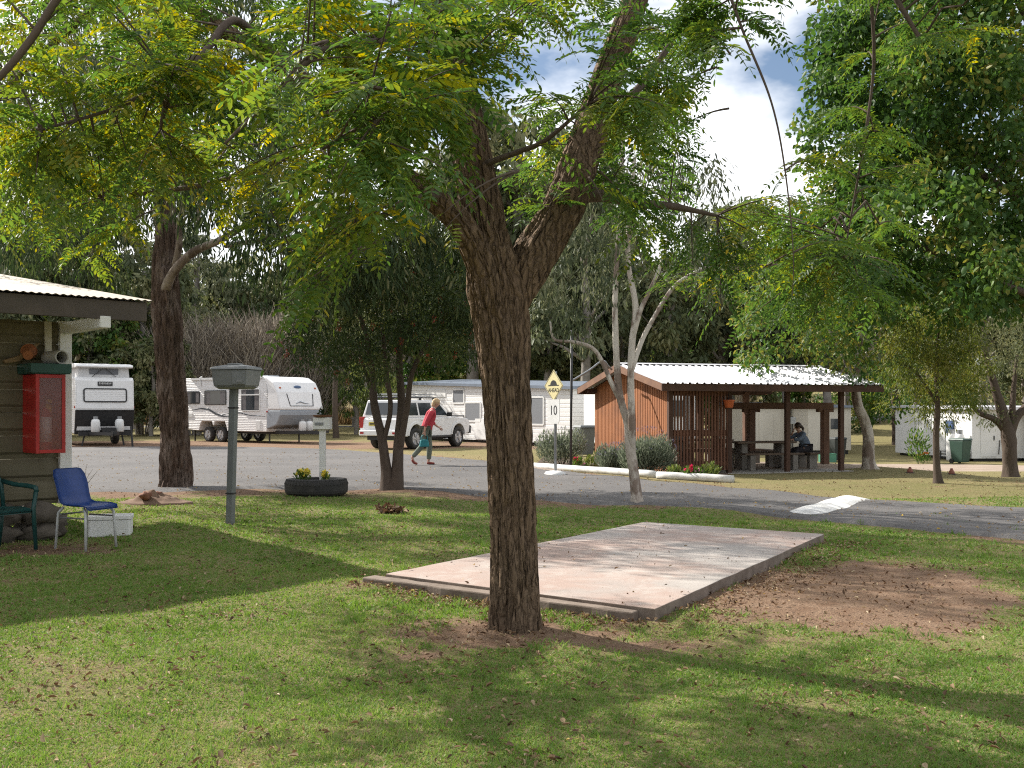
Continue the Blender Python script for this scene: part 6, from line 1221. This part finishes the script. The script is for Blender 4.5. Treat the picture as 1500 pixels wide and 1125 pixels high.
MB().tube([(3.45, .75, .0), (3.4, .7, .8)], .04, 8).build('jockey_stand', m_black, pc)
for s in (-1, 1): wheel(pc, (-.55, s * (hw2 - .15), .36), .36, .24); MB().bar((1.8, s * .8, 0), (1.85, s * .7, .5), .05, .05).build('stabiliser_leg', m_dsteel, pc)
vwin(pc, 'window', -1.4, .4, 1.55, 2.15, -1, hw2); vwin(pc, 'window', -1.4, .4, 1.55, 2.15, 1, hw2)
MB().bar((-2.1, -.5, .5), (1.9, -.5, .5), .08, .14).bar((-2.1, .5, .5), (1.9, .5, .5), .08, .14).build('chassis', m_black, pc)

# ------------------------------------------------------------------ long white cabin behind the four-wheel drive
A_ = Vector((-5.0, 50, 0)); dv = Vector((.584, -.812, 0)); rzc = math.atan2(dv.y, dv.x); cbL = 12.6
cb = thing('cabin', 'long white weatherboard cabin behind the four wheel drive', 'cabin', (A_.x, A_.y, tz(A_.x, A_.y)), rzc)
zt0, zt1 = 2.66, 2.24; vs = [(0, 0, .12), (cbL, 0, .12), (cbL, 0, zt1), (0, 0, zt0), (0, 3, .12), (cbL, 3, .12), (cbL, 3, zt1), (0, 3, zt0)]
MB().add(vs, [(0, 1, 2, 3), (5, 4, 7, 6), (4, 0, 3, 7), (1, 5, 6, 2), (3, 2, 6, 7), (4, 5, 1, 0)]).build('wall', m_weather, cb)
m_blue_r = pm('blue_grey_iron', (.17, .20, .25), (.13, .155, .19), 2, .5, .1)
MB().add([(-.2, -.18, zt0 + .01), (cbL + .2, -.18, zt1 - .01), (cbL + .2, 3.2, zt1 + .2), (-.2, 3.2, zt0 + .2), (-.2, -.18, zt0 + .13), (cbL + .2, -.18, zt1 + .11), (cbL + .2, 3.2, zt1 + .32), (-.2, 3.2, zt0 + .32)], [(0, 3, 2, 1), (4, 5, 6, 7), (0, 1, 5, 4), (1, 2, 6, 5), (2, 3, 7, 6), (3, 0, 4, 7)]).build('roof', m_blue_r, cb)
m_screen = pm('grey_insect_screen', (.20, .21, .225), (.15, .16, .175), 40, .7, .2)
def cwin(par, x, z, w_, h_, M0=Matrix.Identity(4), name='window', m=None): return panel(par, name, w_, h_, M0 @ T(x, -.002, z), m or m_screen, .01, .02, True, m_white, .07)
def onwall(px):
    k = (px - 750) / F; return (k * A_.y - A_.x) / (dv.x - k * dv.y)
for px, z, w_, h_ in ((672, 2.05, .85, .55), (693, 1.35, 1.15, .75), (785, 1.40, 1.0, 1.05), (735, 1.4, 1.1, .8)): cwin(cb, onwall(px), z, w_, h_)
for px, w_, h_, z in ((705, .9, .9, .6), (640, 1.6, .35, 2.2)): MB().box((onwall(px), -.012, z), (w_, .03, h_)).build('hatch_cover', m_white, cb, bevel=.006)
MB().box((cbL / 2, 1.5, .06), (cbL - .4, 2.6, .13)).build('skirt', m_black, cb)
# grey-white trailer van between cabin and shelter
tv = thing('caravan', 'grey-white van end with bin and gear, half hidden left of the shelter', 'caravan', (4.6, 37.5, tz(4.6, 37.5)), R(-62)); 
MB().prism([(-2, .45), (1.9, .45), (2.0, .7), (1.95, 2.3), (1.7, 2.42), (-1.9, 2.42), (-2, 2.3)][::-1], -1.1, 1.1).build('body', m_vanw, tv, bevel=.05, seg=3)
vwin(tv, 'window', -.6, .6, 1.4, 2.0, -1, 1.1); panel(tv, 'window', .7, .5, T(1.985, .2, 1.75) @ RZ(R(90)), m_glass, .03, .02, True, m_dsteel, .03)
db = MB(); db.bar((1.8, -.6, .5), (3.1, 0, .5), .07, .1).bar((1.8, .6, .5), (3.1, 0, .5), .07, .1).box((2.3, .1, .68), (.5, .5, .26)); db.build('drawbar', m_black, tv)
for s in (-1, 1): wheel(tv, (-.4, s * .98, .33), .33, .2)
MB().tube([(2.1, -.5, .5), (2.1, -.5, 1.5)], .03, 6).box((2.1, -.3, 1.5), (.06, .9, .05)).build('cycle_rack', m_dsteel, tv)
def wheelie(label, loc, rz, m, m2=None):
    t = thing('wheelie_bin', label, 'bin', loc, rz); vs, fs = frus((.44, .50), (.56, .68), .06, .95); MB().add(vs, fs).build('bin_body', m, t, bevel=.03)
    lid = MB(); vs, fs = frus((.60, .76), (.52, .66), .952, 1.03); lid.add(vs, fs).build('lid', m2 or m, t, bevel=.02)
    MB().tube([(-.2, .38, .93), (-.2, .44, .95), (.2, .44, .95), (.2, .38, .93)], .018, 6).build('handle', m, t)
    for s in (-.24, .24): w_ = MB().lathe([(.10, -.03), (.10, .03)], 16, M=T(s, .24, .10) @ RY(R(90))).build('wheel', m_rub, t)
    return t
m_bing = pm('green_bin', (.035, .075, .055), (.028, .06, .045), 5, .5, .08); m_bing2 = pm('grey_bin', (.20, .21, .21), (.15, .16, .16), 5, .5, .08)
q = P(856, 640, 34); wheelie('grey wheelie bin beside the half hidden van left of the shelter', (q.x, 34, tz(q.x, 34)), .3, m_bing2)

# ------------------------------------------------------------------ cream cabins behind the shelter
m_creamw = pm('cream_panel', (.60, .56, .48), (.52, .48, .41), 1.5, .6, .08, sc=(1, 1, .3))
def box_cabin(label, loc, rz, L, W, H, m, roofm, cat='cabin', name='cabin'):
    t = thing(name, label, cat, loc, rz); MB().box((L / 2, W / 2, H / 2 + .1), (L, W, H - .2)).build('wall', m, t, bevel=.01); MB().box((L / 2, W / 2, .1), (L - .2, W - .2, .2)).build('base', m_black, t)
    MB().add([(-.15, -.2, H), (L + .15, -.2, H), (L + .15, W + .2, H + .12), (-.15, W + .2, H + .12), (-.15, -.2, H + .1), (L + .15, -.2, H + .1), (L + .15, W + .2, H + .22), (-.15, W + .2, H + .22)], [(0, 3, 2, 1), (4, 5, 6, 7), (0, 1, 5, 4), (1, 2, 6, 5), (2, 3, 7, 6), (3, 0, 4, 7)]).build('roof', roofm, t); return t
q = G(1092, 664); c1 = box_cabin('cream cabin with blue-grey roof seen behind the shelter tables', (q.x, q.y, q.z), R(12), 2.4, 3.4, 2.35, m_creamw, m_blue_r); MB().box((1.1, -.015, 1.0), (.75, .03, 1.9)).build('door', m_creamw, c1, bevel=.006)
q = G(1184, 666); c2 = box_cabin('cream cabin with corner pole, behind the right end of the shelter', (q.x, q.y, q.z), R(12), 2.3, 4.2, 2.3, m_creamw, m_blue_r); MB().box((1.5, -.02, 1.5), (.6, .03, .5)).build('window', m_glass, c2)
q = G(1161, 672); lt = thing('power_post', 'thin grey pole with small light box before the cream cabins', 'pole', q); MB().tube([(0, 0, -.1), (0, 0, 1.9)], .035, 8).build('pole_shaft', m_dsteel, lt); MB().box((0, -.05, 1.7), (.22, .14, .3)).build('light_box', m_steel, lt, bevel=.01)
q = G(1226, 676); wheelie('dark wheelie bin behind the right front post of the shelter', (q.x, q.y, q.z), .2, pm('dark_bin', (.02, .025, .025), (.03, .035, .035)))
q = G(1212, 677); cr_ = thing('crate', 'low green plastic crate beside the dark wheelie bin', 'crate', q, .2); MB().box((0, 0, .02), (.6, .4, .04)).box((0, -.19, .2), (.6, .02, .32)).box((0, .19, .2), (.6, .02, .32)).box((-.29, 0, .2), (.02, .36, .32)).box((.29, 0, .2), (.02, .36, .32)).build('tub', pm('mint_plastic', (.08, .25, .17), (.06, .19, .13)), cr_); MB().box((0, -.205, .34), (.64, .02, .03)).build('rim', pm('mint_rim', (.09, .27, .18), (.07, .2, .14)), cr_)

# ------------------------------------------------------------------ white cabin on the right
q = G(1424, 676); cR = thing('cabin', 'white flat-roofed cabin at the right behind the green bin and gas cylinders', 'cabin', (q.x, q.y, q.z), R(8)); sR_ = q.y / F
hR = 76 * sR_; m_wpan = pm('white_cabin_panel', (.74, .74, .73), (.66, .66, .65), 1.6, .5, .06)
MB().box((2.6, 3.2, hR / 2 + .06), (5.2, 6.4, hR - .12)).build('wall', m_wpan, cR, bevel=.01); MB().box((2.6, 3.2, .06), (4.9, 6.1, .12)).build('skirt', m_black, cR)
MB().add([(-.2, -.5, hR), (5.6, -.5, hR - .02), (5.6, 6.6, hR + .1), (-.2, 6.6, hR + .1), (-.2, -.5, hR + .12), (5.6, -.5, hR + .10), (5.6, 6.6, hR + .22), (-.2, 6.6, hR + .22)], [(0, 3, 2, 1), (4, 5, 6, 7), (0, 1, 5, 4), (1, 2, 6, 5), (2, 3, 7, 6), (3, 0, 4, 7)]).build('roof', m_zinc, cR)
dd = MB().box((.75, -.015, hR * .48), (.72, .03, hR * .78)).build('door', m_wpan, cR, bevel=.006); MB().box((.98, -.045, hR * .45), (.04, .03, .2)).build('handle', m_dsteel, dd)
for x, z0 in ((1.55, 1.1), (1.2, .9)): MB().bar((x, -.04, .3), (x + .05, -.04, z0), .025, .025).build('broom_stick', m_dsteel, cR)
MB().box((1.0, -.05, hR * .86), (.45, .08, .10)).build('light_fitting', m_white, cR, bevel=.01)
an = MB().box((3.6, -1.0, 1.0), (2.4, 1.6, 2.0)).build('side_annexe', m_creamw, cR, bevel=.01); MB().box((3.6, -1.0, 2.05), (2.7, 2.0, .08)).build('annexe_roof', m_zinc, an)
# gear along its sunlit end wall
for dy, lb in ((1.0, 'left tall white gas cylinder against the cabin end wall'), (.35, 'right tall white gas cylinder nearest the green bin')):
    w0 = cR.matrix_basis; loc = T(q.x, q.y, q.z) @ RZ(R(8)) @ Vector((-.35, dy, 0)); t = thing('gas_cylinder', lb, 'gas cylinder', loc); MB().lathe([(.19, 0), (.2, .03), (.2, 1.0), (.16, 1.14), (.05, 1.2), (.05, 1.3)], 18).build('tank', m_white, t, smooth=True); MB().lathe([(.12, 1.15), (.12, 1.34), (.11, 1.34), (.11, 1.15)], 14).build('collar', m_steel, t)
HMq = T(q.x, q.y, q.z) @ RZ(R(8))
MB().box((-.02, 2.4, 1.0), (.05, .8, 1.5)).build('meter_board', m_white, cR, bevel=.01); MB().box((-.06, 1.6, 1.45), (.06, .5, .55)).build('notice', pm('blue_notice', (.05, .09, .20), (.04, .07, .16)), cR)
for y in (3.2, 4.3): MB().box((-.02, y, hR * .5), (.04, .06, hR * .8)).build('cover_strip', m_wpan, cR)
sh_ = MB()
for k in range(3): sh_.box((-.25, .9, .12 + k * .13), (.4, 1.7, .03))
sh_.bar((-.42, .1, 0), (-.42, .1, .4), .04, .04).bar((-.42, 1.7, 0), (-.42, 1.7, .4), .04, .04).build('slat_step', m_dsteel, cR)
q2 = G(1407, 679); wheelie('green wheelie bin before the right white cabin', (q2.x, q2.y, q2.z), .5, m_bing)
for px, py, lb in ((1333, 693, 'left small terracotta peg marker on the grass'), (1394, 695, 'right small terracotta peg marker near the golden tree')):
    t = thing('ground_marker', lb, 'marker', G(px, py)); MB().lathe([(.085, -.02), (.075, .06), (.035, .13), (.03, .16)], 12).build('cone', pm('terracotta_paint', (.28, .10, .06), (.20, .07, .05)), t, smooth=True); MB().lathe([(.11, -.02), (.11, .02)], 12).build('base', m_dsteel, t)
g = G(1345, 680); bedding('garden_shrub', 'small dark leafy tree beside the end wall of the right cabin', 'shrub', g, .5, 1.7, lf_broad, None, 320, 0, .15, .3); bedding('flower_plant', 'orange flowering plants at the cabin corner', 'flower', G(1352, 680), .35, .5, m_pl, leafmat('orange_petals', [(0, (.5, .14, .03)), (1, (.6, .25, .05))], .3), 200, 90, .1)
# house up the hill
hx, hy = (1424 - 750) / F * 112, 112.; ho = thing('house', 'small cream house with pale roof up on the green hill', 'house', (hx, hy, tz(hx, hy)), R(-10)); MB().box((0, 0, 1.2), (5.2, 4, 2.6)).build('wall', m_creamw, ho)
MB().add([(-3, -2.5, 2.5), (3, -2.5, 2.5), (3, 2.5, 2.5), (-3, 2.5, 2.5), (-1.6, 0, 3.5), (1.6, 0, 3.5)], [(0, 1, 5, 4), (2, 3, 4, 5), (1, 2, 5), (3, 0, 4), (3, 2, 1, 0)]).build('roof', m_zinc, ho)
for x in (-1.3, 1.3): panel(ho, 'window', 1.1, .9, T(x, -2.005, 1.5), m_glass, .01, .02, True, m_white, .06)
